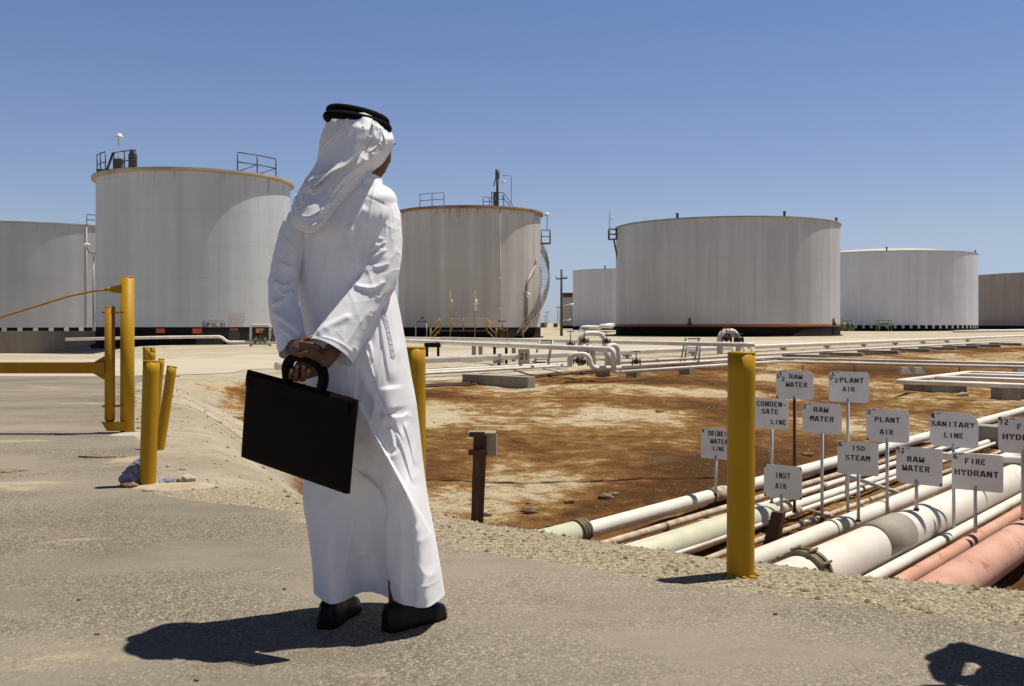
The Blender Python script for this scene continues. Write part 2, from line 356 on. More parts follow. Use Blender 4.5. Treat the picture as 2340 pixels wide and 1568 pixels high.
def ground_mat():
    m, nt, bs = nodes('desert_ground'); v = coords(nt)
    at = N(nt, 'ShaderNodeVertexColor', layer_name='zone'); sp = N(nt, 'ShaderNodeSeparateColor'); nt.links.new(at.outputs[0], sp.inputs[0])
    big = noise(nt, coords(nt, (.42, .26, .3)), 1.0, 10, .66, .8)
    fine = noise(nt, v, 3.0, 8, .68); tiny = noise(nt, v, 28, 5, .7)
    low = noise(nt, coords(nt, (.15, .10, .2)), 1.0, 4, .5, 1.0); f = mth(nt, 'ADD', mth(nt, 'ADD', mth(nt, 'MULTIPLY', mth(nt, 'SUBTRACT', big, .5), .62), mth(nt, 'MULTIPLY', low, 1.05)), mth(nt, 'MULTIPLY', mth(nt, 'SUBTRACT', fine, .5), .66))
    f = mth(nt, 'ADD', f, mth(nt, 'MULTIPLY', mth(nt, 'SUBTRACT', sp.outputs[2], .5), .24)); oil = ramp(nt, f, [(.36, (.072, .032, .009)), (.45, (.132, .056, .015)), (.53, (.200, .100, .030)), (.60, (.295, .180, .072)), (.64, (.44, .35, .22)), (.74, (.54, .46, .325))])
    oil = mix(nt, ramp(nt, tiny, [(.34, .9), (.48, 0.0)]), oil, (.072, .036, .012)); oil = mix(nt, ramp(nt, tiny, [(.56, 0.0), (.70, .55)]), oil, (.40, .29, .16))
    oil = mix(nt, ramp(nt, noise(nt, v, 9, 6, .7), [(.60, 0.0), (.68, .7)]), oil, (.075, .032, .010))
    pale = ramp(nt, mth(nt, 'ADD', mth(nt, 'MULTIPLY', noise(nt, coords(nt, (.35, .6, .5)), 1.0, 7, .6), .6), mth(nt, 'MULTIPLY', fine, .4)),
                [(.36, (.33, .28, .205)), (.5, (.42, .37, .285)), (.62, (.52, .465, .37))])
    clod = ramp(nt, noise(nt, v, 14, 5, .75), [(.58, 0.0), (.66, 1.0)])
    pale = mix(nt, mth(nt, 'MULTIPLY', clod, sp.outputs[2]), pale, (.13, .09, .05))
    col = mix(nt, sp.outputs[0], pale, oil)
    vor = N(nt, 'ShaderNodeTexVoronoi', i_Scale=70.0, i_Randomness=1.0); nt.links.new(v, vor.inputs['Vector'])
    sp2 = N(nt, 'ShaderNodeSeparateColor'); nt.links.new(vor.outputs['Color'], sp2.inputs[0])
    grv = ramp(nt, sp2.outputs[0], [(0.0, (.16, .125, .08)), (.12, (.40, .335, .23)), (.6, (.54, .465, .335)), (1.0, (.74, .65, .49))])
    grv = mix(nt, ramp(nt, vor.outputs['Distance'], [(.4, 0.0), (.8, .6)]), grv, (.19, .15, .10))
    col = mix(nt, sp.outputs[1], col, grv)
    nt.links.new(col, bs.inputs['Base Color']); bs.inputs['Roughness'].default_value = .95; bs.inputs['Specular IOR Level'].default_value = .1
    hg = mth(nt, 'ADD', mth(nt, 'MULTIPLY', noise(nt, v, 22, 7, .72), 1.0), mth(nt, 'MULTIPLY', mth(nt, 'MULTIPLY', vor.outputs['Distance'], -.45), sp.outputs[1]))
    bump(nt, bs, hg, 1.0, .035); return m
M['ground'] = ground_mat()
go = g.build('ground', M['ground']); tag(go, kind='structure')
ca = go.data.color_attributes.new('zone', 'FLOAT_COLOR', 'POINT')
dd = GY + .25 * GX + 1.2 * fbm(GX * .25, GY * .25, 7, 3)
def gs(c_, w_): return np.exp(-((dd - c_) / w_) ** 2)
bias = .5 + .50 * gs(10.6, 2.2) * sm(3.5, 1, GX) - .40 * gs(15.6, 2.0) + .38 * gs(19.8, 1.7) - .40 * gs(24.0, 1.8) + .34 * gs(28.0, 1.4) - .35 * gs(31.5, 1.6) - .25 * sm(5, 9, GX) * sm(16, 12, GY)
clodw = np.where(GI, np.where(GS1 < .97, .8, np.clip(bias, 0, 1)), .15)
cc = np.stack([pit_w, grav, clodw, np.ones_like(grav)], -1).reshape(-1, 4).astype(np.float32); ca.data.foreach_set('color', cc.ravel())
del GX, GY, GZ

def asphalt_mat(name, base, chip, dark, sandc):
    m, nt, bs = nodes(name); v = coords(nt)
    vor = N(nt, 'ShaderNodeTexVoronoi', i_Scale=105.0); nt.links.new(v, vor.inputs['Vector']); sp = N(nt, 'ShaderNodeSeparateColor'); nt.links.new(vor.outputs['Color'], sp.inputs[0])
    agg = ramp(nt, sp.outputs[1], [(0.0, tuple(q * .5 for q in base)), (.35, base), (.75, tuple(q * 1.2 for q in base)), (1.0, chip)])
    agg = mix(nt, ramp(nt, vor.outputs['Distance'], [(.3, 0.0), (.8, .75)]), agg, dark)
    fine = tuple(q * 1.05 for q in base)
    wear = ramp(nt, noise(nt, coords(nt, (.5, .9, 1)), 1.0, 5, .6), [(.43, 0.0), (.57, 1.0)])
    col = mix(nt, mth(nt, 'MULTIPLY', wear, .82), agg, fine)
    blot = ramp(nt, noise(nt, coords(nt, (.9, 2.2, 1)), 1.0, 6, .65, .4), [(.52, 0.0), (.70, 1.0)])
    col = mix(nt, mth(nt, 'MULTIPLY', blot, .55), col, tuple(q * .66 for q in base))
    big = ramp(nt, noise(nt, coords(nt, (.30, .38, 1)), 1.0, 3, .5), [(.35, .78), (.65, 1.06)]); col = mix(nt, 1.0, col, big, 'MULTIPLY'); snd = ramp(nt, mth(nt, 'ADD', noise(nt, coords(nt, (.55, 1.3, 1)), 1.0, 5, .6, .5), mth(nt, 'MULTIPLY', mth(nt, 'SUBTRACT', noise(nt, v, 60, 3), .5), .12)), [(.60, 0.0), (.67, 1.0)])
    col = mix(nt, mth(nt, 'MULTIPLY', snd, .8), col, sandc)
    nt.links.new(col, bs.inputs['Base Color']); bs.inputs['Roughness'].default_value = .9; bs.inputs['Specular IOR Level'].default_value = .2
    hgt = mth(nt, 'ADD', mth(nt, 'MULTIPLY', vor.outputs['Distance'], mth(nt, 'SUBTRACT', -.75, mth(nt, 'MULTIPLY', wear, -.6))), mth(nt, 'MULTIPLY', noise(nt, v, 9, 5), .5))
    bump(nt, bs, hgt, 1.0, .006); return m
M['asphalt'] = asphalt_mat('worn_asphalt', (.255, .223, .178), (.48, .42, .325), (.130, .109, .083), (.43, .36, .25))
M['old_road'] = plain('pale_dusty_concrete', (.50, .45, .36), (.42, .37, .29), .35, .95, (.4, 1.4, 1), .01, 8, spots=(.36, .31, .24), spot_at=.64)
# asphalt road: one sheet that ends in a ragged edge
ry = np.concatenate([np.arange(-7, 2.8, .5), np.arange(2.8, 7.5, .035), np.arange(7.5, 27.01, .15)])
o_ = np.argsort(E1[:, 1]); xe = np.interp(ry, E1[o_, 1], E1[o_, 0])
xe = xe + .035 * fbm(ry * 2.3, ry * 0 + 3.3, 0, 4) * 2 + .018 * vn(ry * 13, ry * 0)
cd = np.concatenate([[0, .02, .06, .14, .3], np.geomspace(.5, 70, 46)])
RX = xe[:, None] - cd[None, :]; RY = np.repeat(ry[:, None], len(cd), 1)
edge_dip = np.array([-.03, 0.0] + [0] * (len(cd) - 2))
RZ = plateau(RX, RY) + .008 + edge_dip[None, :]
rd = MB(); rd.grid(np.stack([RX, RY, RZ], -1), flip=True); ro = rd.build('road', M['asphalt']); tag(ro, kind='structure')
# pale cross road that runs beyond the pit
n2 = 160; t2 = np.linspace(0, 1, n2); L2 = np.array([(-70, 25.8), (-16, 25.8), (-10.5, 25.7), (-7.8, 27.2), (-8.0, 30.6), (-5.2, 34.5), (3.5, 45.0), (18, 62), (40, 88)]); sl = np.concatenate([[0], np.cumsum(np.hypot(*np.diff(L2, axis=0).T))])
px_ = np.interp(t2 * sl[-1], sl, L2[:, 0]); py_ = np.interp(t2 * sl[-1], sl, L2[:, 1])
off = np.linspace(0, 1, 24); wid = 12.0
CXr = px_[:, None] - off[None, :] * wid * .30; CYr = py_[:, None] + .1 * vn(px_ * 1.1, 0)[:, None] * (off[None, :] < .01) + off[None, :] * wid * (.95 + .03 * vn(px_ * .3, 5)[:, None])
CZr = plateau(CXr, CYr) + .012 + .05 * fbm(CXr * .15, CYr * .15, 5, 2) * sm(30, 45, CYr)
cr = MB(); cr.grid(np.stack([CXr, CYr, CZr], -1), flip=True); co = cr.build('cross_road', M['old_road']); tag(co, kind='structure')
for o in (ro, co):
    me = o.data
    if me.polygons[len(me.polygons) // 2].normal.z < 0: me.flip_normals()
if go.data.polygons[1000].normal.z < 0: go.data.flip_normals()
# pebbles of the shoulder and clods of the bank: too many to count
def scatter(name, n, xr, yr, keep, smin, smax, mats, sink=.25, seed=1):
    rg = np.random.default_rng(seed); X = rg.uniform(*xr, n); Y = rg.uniform(*yr, n)
    Z, S, S1, S2, I, D1, D2 = terrain(X, Y); k = rg.random(n) < keep(X, Y, S, S1, I, D1, D2); X, Y, Z = X[k], Y[k], Z[k]
    base = np.array([(1, 0, 0), (-1, 0, 0), (0, 1, 0), (0, -1, 0), (0, 0, 1), (0, 0, -1)], float)
    fc = [(0, 2, 4), (2, 1, 4), (1, 3, 4), (3, 0, 4), (2, 0, 5), (1, 2, 5), (3, 1, 5), (0, 3, 5)]
    mb = MB(); V = []; Fs = []; mi = []
    for i, (x, y, z) in enumerate(zip(X, Y, Z)):
        s_ = smin + (smax - smin) * rg.random() ** 3.5; r = rg.uniform(.55, 1.2, (6, 1)) * base * s_ * np.array([1, 1, .7]); a = rg.random() * 6.28
        r = r @ np.array([(math.cos(a), math.sin(a), 0), (-math.sin(a), math.cos(a), 0), (0, 0, 1)])
        mb.add(r + (x, y, z + s_ * (.7 - sink * 2)), fc, int(rg.integers(0, len(mats))))
    o = mb.build(name, mats); return tag(o, kind='stuff')
PB = [plain('pebble_' + n_, c, None, 30, .95) for n_, c in (('tan', (.42, .36, .27)), ('brown', (.20, .14, .085)), ('pale', (.56, .50, .40)), ('grey', (.36, .31, .23)))]
tag(scatter('gravel', 13000, (-2.6, 3.4), (2.9, 6.6), lambda X, Y, S, S1, I, D1, D2: np.where(I & (D1 < 1.3), np.where(X < -1.0, .35, .85), 0) + np.where((~I) & (D1 < .10), .2, 0), .004, .015, PB, seed=3),
    'loose tan and brown gravel along the edge of the asphalt', 'gravel')
tag(scatter('soil_clods', 9000, (-7, 9), (5.5, 30), lambda X, Y, S, S1, I, D1, D2: np.where(I, .14 + .5 * (fbm(X * .5, Y * .5, 9, 3) > .10) + .7 * ((D1 < 2.3) & (X < 0) & (fbm(X * 1.1, Y * 1.1, 4, 3) > -.05)), 0), .006, .030, [PB[1], PB[1], PB[0], PB[3]], seed=5),
    'small brown clods and crumbs scattered over the stained sand', 'soil')
# ------------------------------------------------------------------ storage tanks
def rim_pt(c, r, a, z): return np.array([c[0] + r * math.sin(R_(a)), c[1] - r * math.cos(R_(a)), z])
def rail_mesh(pts, h, r=.03, mids=(.5,), close=False, diag=False):
    mb = MB(); up = np.array([0, 0, 1.0])
    for p in pts: mb.tube([p, p + up * h], r, 6)
    P = list(pts) + ([pts[0]] if close else [])
    for q in (1.0,) + tuple(mids): mb.tube([p + up * h * q for p in P], r * .9, 6)
    if diag:
        for a, b in zip(P[:-1], P[1:]): mb.tube([a, b + up * h * .5], r * .8, 6); 
    return mb
def lamp_mesh(p, h, side=1, sz=.25):
    a = MB(); a.tube([p, p + np.array([0, 0, h])], .035, 8)
    b = MB(); q = p + np.array([side * .05, 0, h + sz * .3]); b.lathe(q, [(0, sz * .6), (sz * .35, sz * .55), (sz * .62, .1 * sz), (sz * .8, -.25 * sz), (sz * .72, -.35 * sz), (0, -.3 * sz)], 16)
    return a, b
def tank(cx, d, rpx_r, zt, zb, zband, shell, label, notch=0, rim=(.16, .14), rim_mat=None, roof_h=.5, bandmat=None, stripe=None, seg=160):
    c = np.array([(cx - CX) / F * d, d, zb]); r = rpx_r
    t = thing('storage_tank', c, label, 'storage tank', 'cylindrical oil storage tanks')
    s_ = MB(); s_.lathe(c, [(r, zband - zb), (r, zt - zb - .02)], seg); s_.build('shell', shell, t)
    rf = MB(); rf.lathe(c, [(r + .02, zt - zb), (r * .6, zt - zb + roof_h * .62), (r * .2, zt - zb + roof_h * .93), (0.01, zt - zb + roof_h)], seg); rf.build('roof', M['tank_roof'], t)
    o, hh = rim; rm = MB(); rm.lathe(c, [(r - .05, zt - zb - hh), (r + o, zt - zb - hh), (r + o + .015, zt - zb - hh * .5), (r + o, zt - zb + .05), (r - .1, zt - zb + .06)], seg, smooth=False); rm.build('rim', rim_mat or M['rim_rust'], t)
    bd = MB(); bm = [bandmat or M['black'], M['tank_white']]; prof = [(r + .012, zband - zb), (r + .02, .0), (r + .3, -.02), (r + .3, -.5)]
    if not notch: bd.lathe(c, prof, seg)
    else:
        per = 360.0 / notch; hb = zband - zb
        for k in range(notch):
            a0 = k * per; bd.lathe(c, [(r + .012, hb), (r + .02, hb * .45)], 6, 0, a0=a0, a1=a0 + per * .68); bd.lathe(c, [(r + .012, hb), (r + .012, hb * .45)], 3, 1, a0=a0 + per * .68, a1=a0 + per)
        bd.lathe(c, [(r + .02, hb * .45), (r + .02, 0), (r + .3, -.02), (r + .3, -.5)], seg)
    bd.build('base_band', bm, t)
    if stripe:
        sp_ = MB(); sp_.lathe(c, [(r + .006, zband - zb + stripe), (r + .035, zband - zb + stripe * .8), (r + .035, zband - zb + .02), (r + .006, zband - zb)], seg); sp_.build('stripe', M['rustline'], t)
    return t, c
M['rim_rust'] = plain('rusted_rim', (.36, .24, .12), (.22, .12, .055), .9, .8, spots=(.12, .06, .03), spot_at=.60)
M['rim_pale'] = plain('pale_rim', (.47, .42, .32), (.34, .27, .17), .8, .7, spots=(.22, .13, .07), spot_at=.66)
M['rim_grey'] = plain('grey_rim', (.40, .38, .35), (.26, .22, .18), .8, .7)
M['tank_roof'] = plain('tank_roof', (.55, .54, .5), (.42, .38, .32), .4, .7)
M['tank_white'] = plain('tank_white', (.60, .59, .57), (.52, .5, .47), .6, .5)
TW = (.62, .61, .595); 
t1m = tank_mat('bright_tank_paint', (.60, .63, .68), (.42, .43, .44), 10.6, .35); t2m = tank_mat('grey_tank_paint', (.50, .515, .55), (.37, .375, .40), 11.9, .25)
t3m = tank_mat('stained_tank_paint', (.62, .61, .60), (.41, .38, .35), 12.1, .9, 1.2); t4m = tank_mat('streaked_tank_paint', (.63, .635, .655), (.44, .43, .435), 12.5, .2, 1.25)
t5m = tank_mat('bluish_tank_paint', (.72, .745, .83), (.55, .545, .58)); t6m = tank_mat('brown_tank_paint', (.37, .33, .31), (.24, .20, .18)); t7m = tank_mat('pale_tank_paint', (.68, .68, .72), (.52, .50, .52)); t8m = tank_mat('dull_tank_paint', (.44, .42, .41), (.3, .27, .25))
T1, c1 = tank(447, 66, 6.12, 10.35, -.33, .78, t1m, 'big near white tank with black base and orange squares, behind the yellow gate post', rim=(.27, .16), rim_mat=M['rim_pale'])
T2, c2 = tank(90, 120, 17.0, 11.6, -.4, .55, t2m, 'grey tank at left edge of the photo behind the low concrete wall', notch=72, rim=(.1, .12), rim_mat=M['rim_grey'])
T3, c3 = tank(1073, 99, 7.05, 11.85, -.28, .62, t3m, 'rust streaked tank with winding stair and yellow platform, just right of the man', rim=(.28, .2))
T4, c4 = tank(1658, 118, 12.92, 12.3, -.3, .62, t4m, 'largest tank right of centre, streaked grey white over a black base with orange line', rim=(.13, .12), rim_mat=M['rim_grey'], stripe=.28, roof_h=.4)
T5, c5 = tank(2024, 190, 16.0, 13.7, -.4, .65, t5m, 'bluish white tank with notched black base, right of the largest tank', notch=76, rim=(.05, .1), rim_mat=M['rim_grey'], roof_h=1.4)
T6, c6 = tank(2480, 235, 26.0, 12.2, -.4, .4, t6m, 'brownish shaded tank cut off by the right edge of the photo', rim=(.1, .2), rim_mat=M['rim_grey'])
T7, c7 = tank(1424, 210, 10.6, 11.9, -.4, .35, t7m, 'plain pale far tank half hidden behind the largest tank', rim=(.05, .08), rim_mat=M['rim_grey'])
T8, c8 = tank(1335, 255, 5.7, 8.6, -.4, .3, t8m, 'small dull far tank with dark rim beside the utility pole', rim=(.3, 1.1), rim_mat=M['rust'])
# roof rails, lamps
def roof_rail(t, c, rad_, zt, angs, h=1.15, mat='steel_dark', **k): rail_mesh([rim_pt(c, rad_, a, zt) for a in angs], h, **k).build('railing', M[mat], t)
roof_rail(T1, c1, 6.15, 10.35, (-56, -49, -42), 1.25, r=.04); roof_rail(T1, c1, 5.8, 10.35, (-38, -28, -19), 1.2, r=.04, diag=True); roof_rail(T1, c1, 6.2, 10.35, (41, 54, 70), 1.2, r=.04, diag=True)
mb = MB(); p = rim_pt(c1, 5.9, -34, 10.4); mb.box(p + [.1, 0, .35], (.5, .4, .7)); mb.tube([p + [-.6, 0, 0], p + [-.2, 0, 1.1]], .08, 8); mb.tube([p + [.9, 0, .9], p + [1.0, 0, 1.3]], .15, 8); mb.box(p + [1.0, 0, .5], (.4, .4, 1.0)); mb.box(rim_pt(c1, 5.8, -48, 10.5), (.9, 1.0, .14)); mb.build('roof_equipment', M['steel_dark'], T1)
a_, b_ = lamp_mesh(rim_pt(c1, 5.8, -33.5, 10.4), 2.0, 1, .32); lo = a_.build('lamp_pole', M['lamp_white'], T1); b_.build('lamp_head', M['lamp_white'], lo)
roof_rail(T2, c2, 17.1, 11.6, (41, 46, 51.5), 1.1, r=.05); roof_rail(T2, c2, 17.1, 11.6, (54, 58, 63), 1.0, r=.05); a_, b_ = lamp_mesh(rim_pt(c2, 16.8, 46, 11.6), 1.9, 1, .4); lo = a_.build('lamp_pole', M['lamp_white'], T2); b_.build('lamp_head', M['lamp_white'], lo)
mb = MB(); mb.tube([rim_pt(c2, 17.05, 47, 11.4), rim_pt(c2, 17.05, 47, 8.2), rim_pt(c2, 17.05, 55, 8.0)], .06, 6); mb.tube([rim_pt(c2, 17.05, 41, 11.4), rim_pt(c2, 17.05, 41, .8)], .05, 6); mb.build('drain_pipe', M['tank_white'], T2)
roof_rail(T3, c3, 7.1, 11.9, (-38.5, -27, -17), 1.2, r=.035); roof_rail(T3, c3, 6.9, 11.9, (13, 18, 23), .8, r=.035); roof_rail(T3, c3, 6.5, 12.0, (21, 27, 32), 1.25, r=.04)
mb = MB(); mb.tube([rim_pt(c3, 6.5, 32, 13.25), rim_pt(c3, 7.0, 38, 12.0)], .035, 6); mb.tube([rim_pt(c3, 6.4, 30, 13.0), rim_pt(c3, 6.9, 36, 12.0)], .035, 6)
p = rim_pt(c3, 6.5, 26, 11.9); mb.tube([p, p + [0, 0, 3.4]], .12, 8); mb.tube([p + [0, 0, 2.6], p + [0, 0, 3.5]], .2, 8); mb.tube([p + [-.35, 0, 1.9], p + [-.1, 0, 2.9]], .05, 6); mb.box(p + [-.2, 0, .7], (.35, .35, 1.3)); mb.build('vent_mast', M['steel_dark'], T3)
mb = MB(); mb.tube(fillet([p + [1.3, 0, .2], p + [1.3, 0, 3.0], p + [.5, 0, 2.9]], .3), .035, 6); lo = mb.build('lamp_pole', M['steel_grey'], T3); mb = MB(); mb.ball(p + [.62, 0, 2.3], (.25, .2, .16)); mb.build('lamp_head', M['lamp_white'], lo)
mb = MB(); mb.tube([rim_pt(c3, 7.1, 26, 11.7), rim_pt(c3, 7.1, 26, .3)], .045, 6)
for z in (9.3, 5.2, 2.4): mb.tube([rim_pt(c3, 7.12, 23.5, z), rim_pt(c3, 7.12, 27, z)], .05, 6)
mb.build('gauge_line', M['tank_white'], T3)
mb = MB(); mb.tube(fillet([rim_pt(c3, 7.15, 52, .8), rim_pt(c3, 7.15, 52, 4.9), rim_pt(c3, 7.15, 66, 6.6)], .3), .09, 8); mb.tube([rim_pt(c3, 7.15, 66, 6.6), rim_pt(c3, 7.15, 66, 7.2)], .06, 8); mb.build('foam_pipe', M['steel_grey'], T3)
# winding stair
st_a = np.linspace(40, 122, 44); st_z = np.linspace(-.1, 9.3, 44)
tr = MB()
for a, z in zip(st_a, st_z):
    p = rim_pt(c3, 7.5, a, z); rad = np.array([math.sin(R_(a)), -math.cos(R_(a)), 0]); tan_ = np.array([math.cos(R_(a)), math.sin(R_(a)), 0]); tr.box(p, (.8, .26, .04), ax=(rad, tan_, (0, 0, 1)))
for rr in (7.1, 7.92): tr.tube([rim_pt(c3, rr, a, z + .02) for a, z in zip(st_a, st_z)], .085, 6)
so = tr.build('stair', M['stair'], T3)
sc_ = MB(); n = 70; aa = np.linspace(40, 122, n); zz = np.linspace(-.1, 9.3, n)
for i in range(n - 2):
    for h in np.arange(0.02, 1.0, .26):
        a_0, b_0 = rim_pt(c3, 7.92, aa[i], zz[i] + h), rim_pt(c3, 7.92, aa[i + 1], zz[i + 1] + h + .13); c_0 = rim_pt(c3, 7.92, aa[i + 2], zz[i + 2] + h)
        sc_.tube([a_0, b_0], .016, 3, caps=False); sc_.tube([b_0, rim_pt(c3, 7.92, aa[i + 1], zz[i + 1] + h - .13)], .016, 3, caps=False)
for q in (1.1, .55): sc_.tube([rim_pt(c3, 7.92, a, z + q) for a, z in zip(aa, zz)], .035, 6)
for i in range(0, n, 6): sc_.tube([rim_pt(c3, 7.92, aa[i], zz[i]), rim_pt(c3, 7.92, aa[i], zz[i] + 1.1)], .03, 6)
sc_.build('stair_railing', M['stair'], so)
pl = MB(); pc = rim_pt(c3, 7.65, 97, 9.0); pl.box(pc, (1.0, 1.2, .1)); rail = rail_mesh([pc + [-.45, -.6, 0], pc + [.45, -.6, 0], pc + [.45, .6, 0]], 1.3, .05)
pl.build('landing', M['steel_dark'], T3); rail.build('railing', M['steel_dark'], T3); a_, b_ = lamp_mesh(pc + [.15, 0, 1.2], 1.6, 0, .35); lo = a_.build('lamp_pole', M['steel_dark'], T3); b_.build('lamp_head', M['lamp_white'], lo)
# T4 mast and landing
pc = rim_pt(c4, 13.2, -88, 10.9); mb = MB(); mb.box(pc + [-.3, 0, 0], (.9, 1.0, .12)); mb.tube([pc + [-.1, 0, 0], pc + [.35, 0, -2.4]], .1, 6); mb.build('landing', M['steel_dark'], T4); rail_mesh([pc + [-.7, -.5, 0], pc + [.2, -.5, 0], pc + [.2, .5, 0], pc + [-.7, .5, 0]], 1.2, .05, close=True).build('railing', M['steel_dark'], T4)
mb = MB(); mb.tube([pc + [-.6, 0, 0], pc + [-.6, 0, 4.0]], .04, 6); lo = mb.build('lamp_pole', M['steel_grey'], T4); mb = MB(); mb.ball(pc + [-.35, 0, 2.5], .16); mb.build('lamp_head', M['lamp_white'], lo)
for (t, c, r, z, a_l) in ((T4, c4, 12.6, 12.3, (-36, 17, 64)), (T5, c5, 15.5, 13.8, (-20, 66)), (T7, c7, 8.5, 12.1, (-32,))):
    for a in a_l: mb = MB(); mb.tube([rim_pt(c, r, a, z), rim_pt(c, r, a, z + .55)], .14, 8); mb.lathe(rim_pt(c, r, a, z + .55), [(0, .12), (.2, .05), (.2, 0), (0, 0)], 10); mb.build('roof_vent', M['steel_dark'], t)
for a in (-29, 52): 
    mb = MB(); p = rim_pt(c4, 12.98, a, .95); mb.box(p, (.55, .3, .45), taper=.6); mb.tube([p + [0, 0, .2], p + [0, 0, .6]], .12, 8); mb.build('shell_valve', M['steel_dark'], T4)
roof_rail(T6, c6, 24.0, 12.4, (-31, -29, -27), 1.8, r=.09)
mb = MB(); p = rim_pt(c6, 24, -29.5, 12.4); mb.tube([p, p + [0, 0, 3.6]], .07, 6); mb.build('lamp_pole', M['steel_dark'], T6)
# a leaning stair on the small far tank
mb = MB(); mb.tube([rim_pt(c8, 6.1, 5, -.3), rim_pt(c8, 6.1, 45, 4.6)], .35, 6); mb.build('stair', M['rust'], T8)
# orange squares and painted writing on the near tank, bent to its shell
def on_shell(c, r, X, Z, up=.0): a = np.arcsin(np.clip((X - c[0]) / r, -1, 1)); return np.stack([c[0] + (r + up) * np.sin(a), c[1] - (r + up) * np.cos(a), Z], -1)
def shell_px(c, r, px, py):
    d = c[1] - r
    for _ in range(12):
        X = (px - CX) / F * d; d = c[1] - math.sqrt(max(r * r - (X - c[0]) ** 2, .01))
    return (px - CX) / F * d, H + (HZ - py) * d / F
for i, (x0, x1, y0, y1) in enumerate(((357, 377, 751, 761), (440, 461, 751, 762), (525, 543, 751, 755), (584, 599, 751, 761), (640, 655, 751, 761))):
    q0 = shell_px(c1, 6.14, x0, y1); q1 = shell_px(c1, 6.14, x1, y0); mb = MB(); X, Z = np.meshgrid(np.linspace(q0[0], q1[0], 8), np.linspace(q0[1], q1[1], 3)); mb.grid(on_shell(c1, 6.14, X, Z, .02)); mb.build('marker_square', M['orange'], T1)
mh = MB(); q = shell_px(c1, 6.14, 532, 768); P0 = on_shell(c1, 6.14, np.array([q[0]]), np.array([q[1]]))[0]; nr = (P0 - c1); nr[2] = 0; nr /= np.linalg.norm(nr); mh.tube([P0 - nr * .1, P0 + nr * .22], .32, 24); mh.tube([P0, P0 + nr * .16], .40, 24); mh.build('manhole', plain('manhole_black', (.02, .02, .018), (.035, .035, .03), 4, .5), T1)
# ------------------------------------------------------------------ stencil lettering
GL = {
 'A': [[(.04, 0), (.30, 1)], [(.66, 0), (.40, 1)], [(.25, .28), (.45, .28)]], 'C': [[(.62, .70), (.56, .93), (.41, .94)], [(.27, .92), (.1, .74), (.1, .26), (.27, .08)], [(.41, .06), (.56, .07), (.62, .30)]],
 'D': [[(.12, 0), (.12, 1)], [(.30, .93), (.46, .9), (.6, .7), (.6, .3), (.46, .1), (.30, .07)]], 'E': [[(.12, 0), (.12, 1)], [(.29, .92), (.62, .92)], [(.29, .5), (.5, .5)], [(.29, .08), (.62, .08)]],
 'F': [[(.12, 0), (.12, 1)], [(.29, .92), (.62, .92)], [(.29, .5), (.5, .5)]], 'G': [[(.62, .72), (.54, .93), (.41, .94)], [(.27, .92), (.1, .74), (.1, .26), (.27, .08)], [(.41, .06), (.58, .1), (.60, .42), (.42, .42)]],
 'H': [[(.1, 0), (.1, 1)], [(.6, 0), (.6, 1)], [(.26, .5), (.44, .5)]], 'I': [[(.35, 0), (.35, 1)]], 'K': [[(.12, 0), (.12, 1)], [(.3, .52), (.6, 1)], [(.33, .5), (.64, 0)]],
 'L': [[(.12, 0), (.12, 1)], [(.29, .08), (.62, .08)]], 'M': [[(.08, 0), (.08, 1)], [(.62, 0), (.62, 1)], [(.2, .95), (.35, .42)], [(.50, .95), (.35, .42)]], 'N': [[(.1, 0), (.1, 1)], [(.6, 0), (.6, 1)], [(.22, .88), (.48, .12)]],
 'O': [[(.28, .94), (.1, .72), (.1, .28), (.28, .06)], [(.42, .94), (.6, .72), (.6, .28), (.42, .06)]], 'P': [[(.12, 0), (.12, 1)], [(.29, .92), (.5, .92), (.6, .8), (.6, .62), (.5, .5), (.29, .5)]],
 'R': [[(.12, 0), (.12, 1)], [(.29, .92), (.48, .92), (.58, .82), (.58, .64), (.46, .52), (.29, .52)], [(.42, .42), (.62, 0)]],
 'S': [[(.6, .74), (.54, .92), (.41, .94)], [(.28, .93), (.12, .84), (.12, .64), (.3, .53), (.45, .46), (.6, .34), (.58, .14), (.43, .06)], [(.30, .06), (.16, .08), (.1, .28)]],
 'T': [[(.35, 0), (.35, 1)], [(.04, .92), (.24, .92)], [(.46, .92), (.66, .92)]], 'W': [[(.08, 0), (.08, 1)], [(.62, 0), (.62, 1)], [(.2, .05), (.35, .6)], [(.50, .05), (.35, .6)]],
 'Y': [[(.06, 1), (.28, .52)], [(.64, 1), (.42, .52)], [(.35, 0), (.35, .42)]], '0': [[(.28, .94), (.1, .72), (.1, .28), (.28, .06)], [(.42, .94), (.6, .72), (.6, .28), (.42, .06)]],
 '1': [[(.40, 0), (.40, 1)], [(.22, .8), (.30, .92)]], '2': [[(.1, .72), (.18, .9), (.32, .94)], [(.42, .93), (.6, .78), (.57, .58), (.12, .14)], [(.1, .07), (.64, .07)]],
 '3': [[(.1, .78), (.2, .92), (.32, .94)], [(.42, .93), (.58, .8), (.57, .62), (.36, .52)], [(.42, .47), (.6, .36), (.6, .18), (.44, .06)], [(.32, .06), (.18, .09), (.1, .24)]],
 '4': [[(.46, 0), (.46, 1)], [(.36, .95), (.08, .38)], [(.08, .28), (.34, .28)], [(.56, .28), (.66, .28)]], '5': [[(.60, .92), (.14, .92)], [(.15, .80), (.15, .56), (.36, .60)], [(.44, .59), (.6, .44), (.6, .2), (.42, .06)], [(.32, .06), (.1, .12)]],
 '6': [[(.56, .94), (.34, .9), (.12, .68), (.12, .26), (.28, .07)], [(.42, .06), (.58, .16), (.58, .40), (.44, .52), (.25, .5)]], '/': [[(.02, -.05), (.62, 1.05)]], '"': [[(.18, 1), (.14, .55)], [(.52, 1), (.48, .55)]], '-': [[(.12, .45), (.58, .45)]]}
